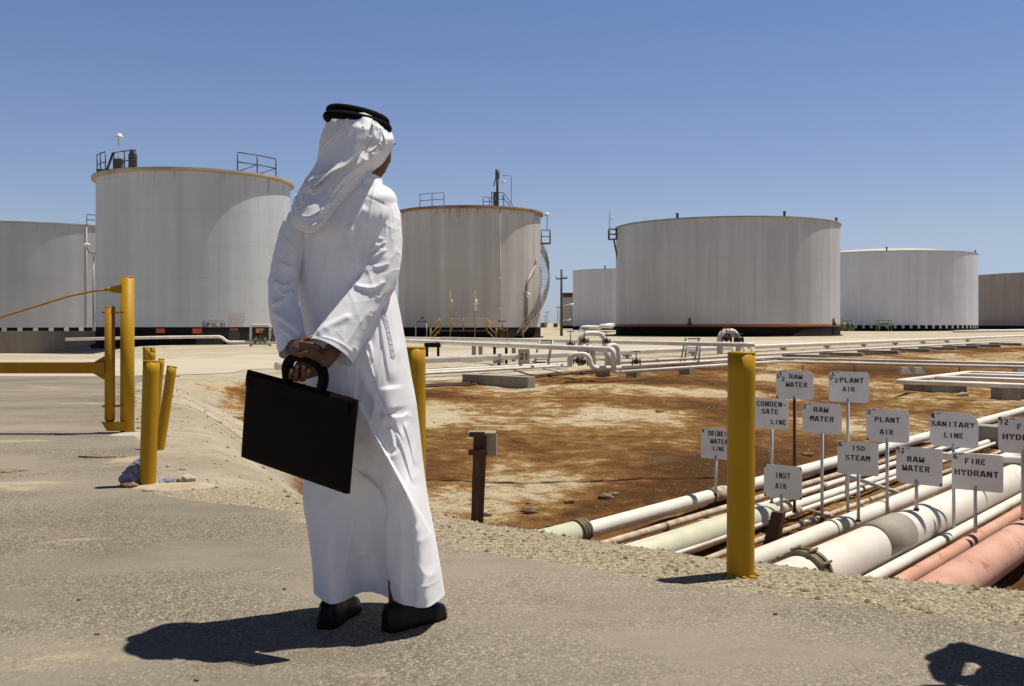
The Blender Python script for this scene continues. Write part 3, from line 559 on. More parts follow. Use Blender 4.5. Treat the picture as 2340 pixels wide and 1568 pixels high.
def stroke_poly(pl, w):
    pl = [np.array(p, float) for p in pl]; L, Rr = [], []
    for i, p in enumerate(pl):
        a = pl[i] - pl[i - 1] if i else pl[1] - pl[0]; b = pl[i + 1] - pl[i] if i < len(pl) - 1 else a
        t = a / np.linalg.norm(a) + b / np.linalg.norm(b); t /= np.linalg.norm(t); nn = np.array([-t[1], t[0]]) * w / 2
        L.append(p + nn); Rr.append(p - nn)
    return L, Rr
def letters(mb, text, u0, u1, v0, v1, to3d, w=.19, mi=0):   # fill the box u0..u1 (right), v0..v1 (up) with the text
    n = len(text); adv = .86; tot = (n - 1) * adv + .7; su = (u1 - u0) / tot; sv = (v1 - v0)
    for i, ch in enumerate(text):
        for pl in GL.get(ch, []):
            L, Rr = stroke_poly(pl, w); V = []
            for a, b in zip(L, Rr):
                V += [to3d(u0 + (i * adv + a[0]) * su, v0 + a[1] * sv), to3d(u0 + (i * adv + b[0]) * su, v0 + b[1] * sv)]
            mb.add(V, [(2 * k, 2 * k + 1, 2 * k + 3, 2 * k + 2) for k in range(len(L) - 1)], mi)
# writing on the near tank
def tank_writing(name, mat, rows, x0, x1, y0, y1, ink):
    q0 = shell_px(c1, 6.12, x0, y1); q1 = shell_px(c1, 6.12, x1, y0); mb = MB(); ink(mb, lambda u, v: on_shell(c1, 6.12, np.array([q0[0] + u * (q1[0] - q0[0])]), np.array([q0[1] + v * (q1[1] - q0[1])]), .012)[0]); mb.build(name, mat, T1)
tank_writing('lettering', M['letter'], 0, 462, 514, 737, 747.5, lambda mb, f: letters(mb, 'SLOP OIL 141', 0, 1, 0, 1, f, .25))
def arabic(mb, f):   # a joined cursive line with its dots
    x = np.linspace(1, .02, 90); y = .35 + .16 * np.sin(x * 34) * (np.sin(x * 9 + 1) > -.3) + .30 * np.exp(-((x - .86) / .015) ** 2) + .4 * np.exp(-((x - .62) / .012) ** 2) + .38 * np.exp(-((x - .36) / .012) ** 2) - .28 * np.exp(-((x - .10) / .03) ** 2)
    gaps = (np.abs(x - .78) < .02) | (np.abs(x - .5) < .015) | (np.abs(x - .24) < .012); V = []; Fc = []
    for i in range(89):
        if gaps[i] or gaps[i + 1]: continue
        b = len(V); V += [f(x[i], y[i] - .08), f(x[i], y[i] + .08), f(x[i + 1], y[i + 1] + .08), f(x[i + 1], y[i + 1] - .08)]; Fc.append((b, b + 1, b + 2, b + 3))
    for u, v in ((.9, .95), (.7, .0), (.73, .0), (.55, .92), (.42, .05), (.3, .9), (.33, .9), (.16, .95)): b = len(V); V += [f(u, v - .09), f(u + .014, v), f(u, v + .09), f(u - .014, v)]; Fc.append((b, b + 1, b + 2, b + 3))
    mb.add(V, Fc)
tank_writing('arabic_lettering', M['letter'], 0, 462, 512, 730, 736, arabic)
def notice(mb, f):
    rg = np.random.default_rng(4); V = []; Fc = []
    for r in range(9):
        v = .98 - r * .112; u = rg.uniform(0, .04); end = rg.uniform(.86, 1.0)
        while u < end:
            w_ = rg.uniform(.03, .10); b = len(V); h_ = .05 if r > 3 else .035
            V += [f(u, v - h_), f(min(u + w_, end), v - h_), f(min(u + w_, end), v), f(u, v)]; Fc.append((b, b + 1, b + 2, b + 3)); u += w_ + .022
    mb.add(V, Fc)
tank_writing('warning_notice', M['red_letter'], 0, 521, 562, 716, 746, notice)

# ------------------------------------------------------------------ pipes in the pit beside the road
DIR = np.array([.6426, .7662, 0.0]); PER = np.array([.7662, -.6426, 0.0])    # along the pipes (away), and to the right across them
FLOOR = -.93
def pit_pipe(px, py, k):
    D = (H - FLOOR) * k / (1 + k / 2); zc = FLOOR + D / 2; return PZ(px, py, zc), D / 2
def along(p, y): return p + DIR * (y - p[1]) / DIR[1]
def pipe(name, label, p, r, y0, y1, mat, group='white pipelines running from the road across the pit', joints=(), cat='pipe', seg=28):
    a, b = along(p, y0), along(p, y1); mid = (a + b) / 2
    t = thing(name, along(p, p[1]) - [0, 0, r], label, cat, group)
    n = max(2, int((y1 - y0) / 1.2)); ss = np.linspace(0, 1, n); path = a + (b - a) * ss[:, None]
    path[:, 2] += .012 * np.sin(ss * 9 + p[0] * 3) * (ss > .06)
    mb = MB(); mb.tube(path, r, seg); mb.build('barrel', mat, t)
    for jy, w, dr, mname in joints:
        mb = MB(); c = along(p, jy); mb.tube([c - DIR * w / 2, c + DIR * w / 2], r + dr, seg); mb.build('coupling', M[mname], t)
    return t
P1, r1 = pit_pipe(1500, 1167, .0785); P2, r2 = pit_pipe(1656, 1164, .036); P3, r3 = pit_pipe(1878, 1112, .037); P4, r4 = pit_pipe(1790, 1163, .048)
P5, r5 = pit_pipe(1866, 1152, .026); P6, r6 = pit_pipe(1830, 1199, .028); P7, r7 = pit_pipe(1977, 1177, .090); P8, r8 = pit_pipe(2040, 1223, .187); P9, r9 = pit_pipe(2155, 1236, .052)
P10, r10 = pit_pipe(2200, 1250, .064); P11, r11 = pit_pipe(2262, 1280, .160)
def yat(P, px):      # distance at which the pipe crosses photo column px
    k = (px - CX) / F; s_ = (k * P[1] - P[0]) / (DIR[0] - k * DIR[1]); return P[1] + s_ * DIR[1]
pp = pipe('pipe', 'white pipe nearest the open sand, with a dark coupling and a pale green sleeved end', P1, r1, 3.6, 46, M['pipe'], joints=[(yat(P1, 1640), .22, .008, 'pipe_rust'), (yat(P1, 1622), .03, .016, 'ring_dark'), (yat(P1, 1659), .03, .016, 'ring_dark')])
mb = MB(); ye = yat(P1, 1330); mb.tube([along(P1, 3.4), along(P1, ye - .1)], r1 * 1.42, 28); mb.build('sleeve', M['pipe_green'], pp)
mb = MB(); c = along(P1, ye)
for q in (-.09, -.045, 0): mb.tube([c + DIR * (q - .018), c + DIR * (q + .018)], r1 * 1.6, 28)
mb.build('clamp_ring', M['ring_dark'], pp)
pipe('pipe', 'thin rust stained pipe lying just right of the pipe with the green sleeve', P2, r2, 3.6, 44, M['pipe_rust'], joints=[(yat(P2, 1520), .03, .012, 'ring_dark')])
pipe('pipe', 'clean white slim pipe, third from the open sand', P3, r3, 6.5, 44, M['pipe'], joints=[(yat(P3, 1880), .1, .012, 'pipe_rust')])
p4 = pipe('pipe', 'pipe wearing the long cracked pale green insulation ending behind the right bollard', P4, r4, 3.6, 44, M['pipe'], joints=[(yat(P4, 1786), .10, .018, 'pipe_rust'), (yat(P4, 1796), .02, .03, 'ring_dark')])
mb = MB(); c = along(P4, yat(P4, 1764)); a = along(P4, 3.4); ss = np.linspace(0, 1, 24)
path = a + (c - a) * ss[:, None]; rr = np.full(24, .120); rr[-1] = .092; rr[-2] = .113; mb.tube(path, rr + .003 * np.sin(ss * 40), 28); mb.build('insulation', M['pipe_green'], p4)
pipe('pipe', 'thin pipe with a bolted flange beside the broken green insulation', P5, r5, 5.0, 42, M['pipe'], joints=[(yat(P5, 1822), .05, .025, 'pipe_rust'), (yat(P5, 1815), .03, .032, 'pipe_rust'), (yat(P5, 1970), .03, .012, 'ring_dark')])
pipe('pipe', 'thin rusty pipe alongside the left one of the two large white pipes', P6, r6, 3.6, 42, M['pipe_rust'], joints=[(yat(P6, 1884), .12, .012, 'pipe_rust'), (yat(P6, 1872), .03, .026, 'ring_dark'), (yat(P6, 1845), .22, .004, 'steel_grey')])
pipe('pipe', 'medium white pipe with welded seams, left of the largest pipe', P7, r7, 3.6, 46, M['pipe_big'], joints=[(yat(P7, 1897), .012, .004, 'pipe_rust'), (yat(P7, 2013), .012, .004, 'pipe_rust')], seg=40)
p8 = pipe('pipe', 'largest white pipe with one grey painted band and a bolted clamp ring', P8, r8, 3.2, 46, M['pipe_big'], joints=[(yat(P8, 2215), .012, .004, 'pipe_rust')], seg=56)
c0, c1_ = along(P8, yat(P8, 1990)), along(P8, yat(P8, 2052)); mb = MB(); mb.tube([c0, c1_], r8 + .004, 56); mb.build('grey_band', M['pipe_grey'], p8)
c = along(P8, yat(P8, 1838)); mb = MB()
for q in (-.05, 0, .05): mb.tube([c + DIR * (q - .02), c + DIR * (q + .02)], r8 + .016 + (.008 if q else 0), 56)
for k in range(10):
    a = k * math.pi * .2; e_ = math.cos(a) * PER + math.sin(a) * np.array([0, 0, 1.0]); mb.tube([c + (r8 + .036) * e_ - DIR * .075, c + (r8 + .036) * e_ + DIR * .075], .011, 8)
mb.build('clamp_ring', M['ring_dark'], p8)
pipe('pipe', 'slim white pipe between the largest white pipe and the pink pipes', P9, r9, 3.2, 40, M['pipe'], joints=[(yat(P9, 2300), .015, .004, 'pipe_rust')])
pipe('pipe', 'smaller of the two faded pink pipes, feeding the fire hydrant', P10, r10, 3.0, 40, M['pipe_pink'], group='pink fire water pipes', seg=32)
pipe('pipe', 'larger scratched pink pipe at the bottom right corner of the pit', P11, r11, 2.6, 40, M['pipe_pink'], group='pink fire water pipes', seg=48)
# brackets across the pipes
def bar(name, label, a, b, r, mat, cat='bracket', legs=True, group=None):
    t = thing(name, (a[0], a[1], min(a[2], FLOOR)), label, cat, group); mb = MB(); mb.tube([a, b], r, 12); mb.build('beam', mat, t)
    if legs:
        for q in (a, b): mb = MB(); mb.tube([q, (q[0], q[1], tz(q[0], q[1]) - .05)], r * .9, 10); mb.build('leg', mat, t)
    return t
bar('pipe_bracket', 'slanting grey tube laid across the thin pipes behind the STEAM sign', PZ(1935, 1087, -.70), PZ(2058, 1128, -.78), .022, M['steel_grey'])
bar('pipe_bracket', 'level white tube laid over the pipes behind the hydrant sign', PZ(2140, 1041, -.60), PZ(2345, 1052, -.55), .05, M['pipe'])
bar('pipe_bracket', 'short white tube under the thin pipes near the green insulation', PZ(1850, 1166, -.88), PZ(1905, 1182, -.88), .016, M['pipe_rust'], legs=False)
def block(name, label, c, size, mat='concrete', ax=None, cat='support block', group=None, taper=1.0):
    mb = MB(); mb.box(np.zeros(3) + [0, 0, size[2] / 2], size, ax=ax, taper=taper); o = mb.build(name, M[mat]); o.location = [float(q) for q in c]; bev = o.modifiers.new('bevel', 'BEVEL'); bev.width = min(size) * .06; bev.segments = 2
    return tag(o, label, cat, group)
AXP = (PER, DIR, (0, 0, 1))
def on_ground(px, py, zg, sink=.08):
    p = PZ(px, py, zg); p[2] = tz(p[0], p[1]) - sink; return p
p = PZ(1770, 1250, -.95); mb = MB(); mb.box(p + [.02, .10, .10], (.13, .09, .40), ax=(PER, DIR, (.25, .1, .95)), taper=.8); o = mb.build('support_post', M['rust']); tag(o, 'dark rough stub post under the broken end of the green insulation', 'support block')
block('concrete_sleeper', 'dark concrete sleeper under the slim pipes behind the SANITARY sign', PZ(2262, 1012, -.93) - [0, 0, .05], (1.5, .35, .34), ax=AXP, group='concrete sleepers under the pit pipes')
block('concrete_sleeper', 'concrete sleeper under the pipes hidden behind the STEAM sign', along(P4, 11.8) + [.05, 0, -.32], (1.3, .25, .2), ax=AXP, group='concrete sleepers under the pit pipes')

# ------------------------------------------------------------------ signs
RV = PER; UPV = np.array([0, 0, 1.0]); NV = -DIR     # plate axes: right, up, facing the road
def rr_outline(w, h, rad):     # rad: bl, br, tr, tl
    pts = []
    for (cx_, cy_, a0), r in zip(((0, 0, 180), (w, 0, 270), (w, h, 0), (0, h, 90)), rad):
        sx = 1 if cx_ == 0 else -1; sy = 1 if cy_ == 0 else -1
        if r < .004: pts.append((cx_, cy_)); continue
        for k in range(6): a = R_(a0 + 18 * k); pts.append((cx_ + sx * r + r * math.cos(a), cy_ + sy * r + r * math.sin(a)))
    return pts
def sign(label, x0, x1, yt, yb, d, post_px, base, texts, rad=(.03, .03, .03, .03), post='signpost', tilt=0.0, chips=()):
    # x0..x1, yt..yb: where the plate's edges are seen at its middle; d: distance of the plate's middle
    cm = PD((x0 + x1) / 2, (yt + yb) / 2, d); W = (x1 - x0) * d / F / (.80 + .60 * ((x0 + x1) / 2 - CX) / F); Hh = (yb - yt) * d / F * .93
    rv = np.array([.80, -.60, 0]) * math.cos(R_(tilt)) + UPV * math.sin(R_(tilt)); uv = UPV * math.cos(R_(tilt)) - np.array([.80, -.60, 0]) * math.sin(R_(tilt)); nv = np.array([-.60, -.80, 0.0])
    o = cm - rv * W / 2 - uv * Hh / 2
    bp = PD(post_px, HZ + 50, d) + 0; bp = np.array([bp[0], bp[1], base]) - nv * .018
    t = thing('pipe_sign', bp, label, 'sign', 'stencilled pipe signs')
    mb = MB(); mb.poly([o + rv * a + uv * b for a, b in rr_outline(W, Hh, rad)], -nv, .004)
    for cpos in chips:
        ca, cb = {'bl': (0, 0), 'br': (W, 0), 'tl': (0, Hh), 'tr': (W, Hh)}[cpos]; sx = 1 if ca == 0 else -1; sy = 1 if cb == 0 else -1
        mb.poly([o + nv * .0015 + rv * (ca + sx * a) + uv * (cb + sy * b) for a, b in ((.03, 0), (.006, .004), (0, .034), (.012, .03))][::sx * sy], -nv, .001, 1)
    mb.build('plate', [M['sign'], M['rust']], t)
    top = o[2] + Hh * .12; q = PD(post_px, HZ, d); mb = MB(); mb.tube([bp, (bp[0], bp[1], top)], .0158, 10); mb.build('post', M[post], t)
    lb = MB()
    for tx in texts:
        s_, u0, u1, v0, v1 = tx[:5]; w = (tx[5] if len(tx) > 5 else .20) * 1.15
        letters(lb, s_, u0, u1, 1 - v1, 1 - v0, lambda u, v: o + nv * .0016 + rv * W * u + uv * Hh * v, w)
    lb.build('lettering', M['letter'], t)
    cl = MB(); cl.box(np.array([bp[0], bp[1], bp[2]]) , (.036, .036, .02)); cl.build('foot_weld', M['rust'], t)
    return t
HALF = lambda: [('1', .015, .075, .12, .29, .26), ('/', .07, .17, .12, .26, .13), ('1', .075, .14, .015, .15, .26), ('2', .15, .235, .22, .37), ('"', .17, .28, .02, .09, .16)]
r_ = .028
sign('sign reading 6" DRINKING WATER LINE, half behind the right bollard', 1601, 1679, 977, 1052, 10.55, 1634, -.78, [('6', .03, .10, .03, .15), ('"', .115, .20, .02, .09, .16), ('DRINKING', .22, .94, .08, .25, .21), ('WATER', .29, .80, .34, .50, .21), ('LINE', .36, .70, .58, .73, .21)], rad=(.02, .02, .02, .02))
sign('high sign reading 1 1/2" RAW WATER on a rusty post', 1773, 1858, 845, 915, 10.0, 1814, -.86, HALF() + [('RAW', .36, .71, .13, .29), ('WATER', .27, .84, .40, .57)], rad=(.05, .04, .05, .04), post='rust', chips=('bl',))
sign('high sign reading 1 1/2" PLANT AIR, upper right of the RAW WATER one', 1893, 1985, 847, 922, 9.95, 1936, -.88, HALF() + [('PLANT', .28, .875, .20, .36), ('AIR', .355, .65, .50, .65)], rad=(.04, .035, .035, .035))
sign('sign reading CONDENSATE LINE, partly behind the right bollard', 1719, 1801, 908, 983, 10.5, 1762, -.86, [('CONDEN-', .12, .95, .10, .27), ('SATE', .26, .73, .35, .51), ('LINE', .52, .94, .68, .84)], rad=(.01, .02, .02, .02))
sign('sign reading 2" RAW MATER with its W stencilled upside down', 1833, 1923, 919, 994, 9.75, 1877, -.88, [('2', .015, .10, .05, .20), ('"', .13, .23, .02, .10, .16), ('RAW', .29, .66, .13, .30), ('MATER', .20, .80, .43, .60)], rad=(.035, .03, .04, .035))
sign('sign reading 3" PLANT AIR with rust at a lower corner', 1979, 2077, 932, 1013, 9.2, 2026, -.80, [('3', .015, .10, .05, .19), ('"', .13, .235, .02, .10, .16), ('PLANT', .20, .79, .25, .41), ('AIR', .325, .63, .62, .78)], rad=(.03, .035, .04, .02), chips=('bl',))
sign('sign reading 4" SANITARY LINE with large rounded corners', 2124, 2235, 940, 1025, 9.05, 2178, -.84, [('4', .015, .11, .04, .20), ('"', .135, .24, .03, .11, .16), ('SANITARY', .03, .925, .27, .42), ('LINE', .30, .70, .59, .74)], rad=(.05, .035, .10, .05))
sign('sign reading 12" FIRE HYDRANT, cut by the right edge of the photo', 2280, 2398, 952, 1040, 8.5, 2337, -.64, [('12', .02, .20, .06, .22), ('"', .235, .345, .02, .11, .16), ('FIRE', .375, .80, .17, .33), ('HYDRANT', .09, .97, .47, .63)], rad=(.05, .03, .03, .012), chips=('tl',))
sign('low sign reading 6" 150 STEAM over the medium white pipe', 1913, 2007, 1007, 1088, 9.35, 1960, -.82, [('6', .015, .12, .03, .18), ('"', .14, .25, .0, .08, .16), ('150', .35, .67, .12, .27), ('STEAM', .20, .80, .41, .57)], rad=(.015, .012, .02, .015))
sign('low sign reading 12" RAW WATER above the largest pipe', 2047, 2153, 1020, 1111, 8.75, 2093, -.60, [('12', .02, .18, .04, .18), ('"', .21, .31, .02, .09, .16), ('RAW', .24, .61, .25, .40), ('WATER', .14, .73, .49, .65)], rad=(.06, .015, .03, .015), chips=('tl', 'br'))
sign('low sign reading 6" FIRE HYDRANT over the slim white pipe', 2174, 2292, 1034, 1125, 8.75, 2228, -.82, [('6', .03, .115, .05, .19), ('"', .135, .24, .02, .10, .16), ('FIRE', .26, .66, .14, .29), ('HYDRANT', .06, .91, .45, .61)], rad=(.012, .02, .02, .012))
sign('low sign reading INST AIR with dark worn corners', 1745, 1832, 1061, 1142, 9.7, 1784, -.82, [('INST', .30, .70, .22, .40), ('AIR', .31, .60, .55, .72)], rad=(.04, .035, .035, .035), chips=('bl', 'tr', 'tl', 'br'))

# ------------------------------------------------------------------ bollards and gate
def bollard(name, label, base, top, r, mat='yellow', cat='bollard', group='yellow pipe bollards along the road', cap=True, seg=32):
    base = np.array(base, float); top = np.array(top, float)
    t = thing(name, base, label, cat, group); ax = (top - base); L = np.linalg.norm(ax); ax /= L
    mb = MB(); n = 14; ss = np.linspace(-.12, 1, n); path = base + ax * (ss * L)[:, None]; mb.tube(path, r, seg); mb.build('post', M[mat], t)
    if cap: mb = MB(); mb.tube([top - ax * .004, top + ax * .002, top + ax * .006], [r + .0006, r + .001, r * .94], seg); mb.build('cap', M[mat], t)
    return t
def spill(name, label, c, rad, mat, seed):     # paint drips / sand heaped at a foot
    mb = MB(); rg = np.random.default_rng(seed)
    for k in range(16):
        a = rg.random() * 6.28; q = rad * rg.uniform(.9, 1.25); mb.ball(np.array(c) + [q * math.cos(a), q * math.sin(a), .002], (rg.uniform(.006, .016), rg.uniform(.006, .014), .007), 8, 5, 0, .4, seed=k)
    return mb
b = PZ(1692, 1313, 0); tb = bollard('bollard', 'thick yellow bollard on the gravel edge in front of the signs', b, PD(1694.5, 807, b[1]), .0565)
spill('', '', b, .058, None, 1).build('paint_spill', M['yellow'], tb)
b = PZ(948, 1210, 0); bollard('bollard', 'yellow bollard mostly hidden behind the white robed man', b, PD(946.5, 795, b[1]), .0565)
b = PZ(337, 1113, 0); tb = bollard('bollard', 'short yellow bollard in front, with litter around its foot', b, PD(346, 826, b[1] + .03), .051); spill('', '', b, .052, None, 2).build('paint_spill', M['yellow'], tb)
b = PZ(364, 1028, 0); bollard('bollard', 'yellow bollard leaning to the right on the bank', b, PD(393, 838, b[1] + .05), .040)
b = PZ(357, 965, 0); bollard('bollard', 'thin leaning yellow pipe post behind the front bollard', b, PD(369, 821, b[1] + .05), .031)
for (px, py, yt, rad, lb) in ((334, 893, 794, .052, 'left one of the far pair of yellow posts by the bank'), (349, 890, 795, .045, 'right one of the far pair of yellow posts by the bank'), (346, 900, 806, .055, 'lower yellow post standing before the far pair of posts')):
    b = PZ(px, py, -.06); bollard('bollard', lb, b, PD(px, yt, b[1]), rad)
# swing barrier
gb = PZ(291, 990, 0); gd = gb[1]; gt = thing('barrier_gate', gb, 'yellow steel swing barrier with tall post, hinged pivot pole and long arm', 'gate')
q = lambda px, py, dd=0: PD(px, py, gd + dd)
def gpart(n, f, mat='gate_yellow', par=None): mb = MB(); f(mb); return mb.build(n, M[mat], par or gt)
gpart('post', lambda m: m.tube([gb - [0, 0, .3], q(291, 634)], .063, 32), 'yellow'); gpart('post_cap', lambda m: m.tube([q(291, 634.5), q(291, 632.5)], [.064, .059], 32), 'yellow')
pv = [q(251, 960, -.06), q(251, 701, -.06)]; gpart('pivot_pole', lambda m: m.tube(pv, .046, 28)); gpart('pivot_cap', lambda m: m.tube([pv[1] - [0, 0, .012], pv[1] + [0, 0, .004]], [.048, .044], 28))
for y in (714.5, 928): gpart('hinge_plate', lambda m: m.box((q(238, y, -.06) + q(285, y, 0)) / 2, (.20, .11, .013), ax=((1, 0.1, 0), (-.1, 1, 0), (0, 0, 1))))
gpart('foot_bracket', lambda m: m.hexa([q(244, 985, -.12), q(288, 985, -.10), q(288, 985, .0), q(244, 985, .0), q(231, 964, -.14), q(288, 964, -.12), q(288, 964, .03), q(231, 964, .03)]), 'gate_yellow')
gpart('bearing', lambda m: m.tube([q(251, 957, -.06), q(251, 964, -.06)], .036, 20), 'rust')
gpart('lug', lambda m: m.poly([q(278, 650, -.06), q(254, 655, -.06), q(247, 661, -.06), q(254, 668, -.06), q(278, 671, -.06)], (0, 1, 0), .02))
bl_, br_ = q(-420, 840.5, -.06), q(243, 840.5, -.06)
gpart('arm', lambda m: m.box((bl_ + br_) / 2, (br_[0] - bl_[0], .10, .102)))
gpart('gusset', lambda m: m.poly([q(212, 829, -.06), q(240, 829, -.06), q(240, 813, -.06)], (0, 1, 0), .016)); gpart('gusset', lambda m: m.poly([q(212, 853, -.06), q(240, 869, -.06), q(240, 853, -.06)], (0, 1, 0), .016))
gpart('stay_cable', lambda m: m.tube(np.array([q(249, 661, -.05), q(215, 665, -.05), q(156, 677.5, -.05), q(80, 701, -.05), q(0, 725.5, -.06), q(-150, 766, -.06), q(-400, 829, -.06)]), .0095, 10))
gpart('cable_clip', lambda m: m.tube([q(252, 660, -.05), q(240, 663, -.05)], .016, 10))
M['concrete_pale'] = plain('pale_concrete', (.46, .42, .35), (.38, .34, .27), 5, .9, bmp=.004)
gpart('concrete_foot', lambda m: m.ball(PZ(285, 996, .0) + [.03, .06, -.03], (.30, .22, .055), 28, 8, 0, .12), 'concrete_pale')
# rusty utility stake with its box
d = 5.6; sb = PD(1089, 1216, d); t = thing('utility_stake', sb, 'rusty steel stake with a small weathered box, at the gravel edge', 'stake')
def H_section(m, a, b, w, dp, th):
    for s_ in (-1, 1): m.hexa([a + [-w / 2, s_ * dp / 2 - th / 2, 0], a + [w / 2, s_ * dp / 2 - th / 2, 0], a + [w / 2, s_ * dp / 2 + th / 2, 0], a + [-w / 2, s_ * dp / 2 + th / 2, 0], b + [-w / 2, s_ * dp / 2 - th / 2, 0], b + [w / 2, s_ * dp / 2 - th / 2, 0], b + [w / 2, s_ * dp / 2 + th / 2, 0], b + [-w / 2, s_ * dp / 2 + th / 2, 0]])
    m.hexa([a + [-th / 2, -dp / 2, 0], a + [th / 2, -dp / 2, 0], a + [th / 2, dp / 2, 0], a + [-th / 2, dp / 2, 0], b + [-th / 2, -dp / 2, 0], b + [th / 2, -dp / 2, 0], b + [th / 2, dp / 2, 0], b + [-th / 2, dp / 2, 0]])
mb = MB(); mb.hexa([PD(1075, 1235, d), PD(1098, 1235, d), PD(1100, 1235, d + .06), PD(1077, 1235, d + .06), PD(1082, 990, d), PD(1108, 990, d), PD(1109, 990, d + .06), PD(1083, 990, d + .06)]); mb.hexa([PD(1098, 1235, d - .012), PD(1103, 1235, d - .012), PD(1103, 1235, d + .07), PD(1098, 1235, d + .07), PD(1107, 992, d - .012), PD(1113, 992, d - .012), PD(1113, 992, d + .07), PD(1107, 992, d + .07)]); mb.build('stake', M['rust'], t)
mb = MB(); mb.hexa([PD(1107, 1042, d + .0), PD(1134, 1042, d + .02), PD(1136, 1040, d + .14), PD(1110, 1040, d + .14), PD(1107, 990, d), PD(1134, 990, d + .02), PD(1136, 991, d + .14), PD(1110, 991, d + .14)]); bx = mb.build('box', M['timber_box'], t)
mb = MB(); mb.box(PD(1102, 989, d + .06), (.155, .15, .012)); mb.build('top_plate', M['timber_box'], t); mb = MB(); mb.box(PD(1092, 1034, d - .02), (.105, .03, .03)); mb.build('cross_piece', M['rust'], t); mb = MB(); mb.box(PD(1090, 993, d - .01), (.085, .03, .028)); mb.build('clamp', M['rust'], t)
# ------------------------------------------------------------------ pipelines, manifolds and supports beyond the pit
def vpipe(label, pts, r, mat='pipe', name='pipeline', R=.35, group='white pipelines beyond the stained sand', seg=16, cat='pipe', n=7):
    pts = [np.asarray(p, float) for p in pts]; b = np.mean(pts, 0); b[2] = min(p[2] for p in pts) - r
    mb = MB(); mb.tube(fillet(pts, R, n), r, seg); o = mb.build(name, M[mat])
    o.data.transform(Matrix.Translation(Vector([-float(q) for q in b]))); o.location = [float(q) for q in b]; return tag(o, label, cat, group)
def line(px, py, z, y0, y1): p = PZ(px, py, z); return [along(p, y0), along(p, y1)]
m1 = PZ(1150, 816, -.2); m2a = PZ(1150, 838.5, -.45); m2b = PZ(1150, 843.5, -.47)
vpipe('thickest raised white pipeline crossing the photo behind the man', [along(m1, 28.5), along(m1, 160)], .112, seg=24)
vpipe('upper one of the two low twin pipelines left of the manifold', [along(m2a, 25.5), along(m2a, yat(m2a, 1300))], .052)
vpipe('lower one of the two low twin pipelines left of the manifold', [along(m2b, 25.3), along(m2b, yat(m2b, 1306))], .052)
q1 = PZ(1465, 826, -.45); vpipe('low pipeline running past the bollard towards the far right', [along(q1, yat(q1, 1385)), along(q1, 150)], .055)
q2 = PZ(1421, 838, -.45); q3 = PZ(1406, 851, -.45); c2_, c3_ = along(q2, yat(q2, 1758)), along(q3, yat(q3, 1768))
vpipe('upper of two slim lines that bend right behind the upper signs', [along(q2, yat(q2, 1400)), c2_, PZ(2340, 831.5, -.45), PZ(2700, 836, -.45)], .05, R=.5)
vpipe('lower of two slim lines that bend right behind the upper signs', [along(q3, yat(q3, 1402)), c3_, PZ(2340, 839, -.47), PZ(2700, 844, -.47)], .05, R=.5)
# lines that come down towards the manifold
A = PZ(934, 780, .24); A2 = PZ(700, 775, .24); B_ = PZ(1402, 799, .236); Bd = np.array([B_[0], B_[1], -.45])
vpipe('raised pipeline sloping down to the manifold over black trestles', [A2, A, B_, Bd], .085, R=.18)
C0, C1 = PZ(1010, 774, .24), PZ(1706, 788, .24); vpipe('rear raised pipeline that ends in a row of stubs by the bollard', [C0, C1, C1 + [.28, 0, 0]], .085)
for px in (1676, 1702, 1719): p = PZ(px, 789, .2); vpipe('short upright stub pipe at the end of the rear pipeline', [p, p - [0, 0, .75]], .075, name='stub_pipe', group='stub pipes at the end of the rear pipeline')
vpipe('far thin pipeline on the ground before the winding stair tank', [PZ(560, 771, -.1), PZ(930, 772, -.1), PZ(1222, 776, -.1)], .07)
# loops
def loop(label, px, z0, zt_py, d, r, name='pipe_loop', mat='pipe'):
    x = [(q - CX) / F * d for q in px]; zt = H + (HZ - zt_py) * d / F
    vpipe(label, [(x[0], d, z0), (x[0], d, zt), (x[1], d + .3, zt), (x[1], d + .3, z0)], r, mat, name, R=.42, group='pipe loops of the valve manifold', n=9)
loop('tall rear loop of the valve manifold', (1325, 1383), -.3, 762, 41, .10); loop('middle loop of the valve manifold', (1326, 1357), -.4, 794, 33.5, .095)
loop('right loop of the valve manifold', (1388, 1414), -.45, 790, 33, .09); loop('lone loop rising above the right bollard', (1645, 1689), -.2, 757, 40, .12)
d = 30.2; w = lambda px, py: PD(px, py, d)
vpipe('front S-shaped riser of the valve manifold', [w(1302, 836), w(1302, 811), w(1345, 809), w(1352, 843), w(1420, 841)], .078, name='pipe_loop', R=.35, group='pipe loops of the valve manifold', n=9)
vpipe('upright drop pipe of the manifold', [PD(1391, 797, 32), PD(1391, 838, 32)], .085, name='drop_pipe'); vpipe('bare upper header of the manifold', [PD(1252, 792, 36), PD(1400, 800, 33)], .07, name='header_pipe')
def valve(label, p, s_=1.0, stem=.5, mat='steel_dark', name='valve'):
    t = thing(name, p, label, 'valve', 'hand valves on the pipelines'); p = np.array(p, float)
    mb = MB(); mb.ball(p + [0, 0, .10 * s_], (.13 * s_, .12 * s_, .14 * s_), 14, 8); mb.tube([p + [-.2 * s_, 0, .08 * s_], p + [-.15 * s_, 0, .08 * s_]], .15 * s_, 14); mb.tube([p + [.15 * s_, 0, .08 * s_], p + [.2 * s_, 0, .08 * s_]], .15 * s_, 14); mb.build('valve_body', M[mat], t)
    mb = MB(); mb.tube([p, p + [0, 0, stem]], .022 * s_, 8); mb.build('stem', M['steel_dark'], t)
    mb = MB(); an = np.linspace(0, 2 * math.pi, 21); mb.tube([p + [.16 * s_ * math.cos(a), .16 * s_ * math.sin(a), stem] for a in an], .02 * s_, 6, caps=False); mb.tube([p + [-.16 * s_, 0, stem], p + [.16 * s_, 0, stem]], .014, 6); mb.build('handwheel', M[mat], t)
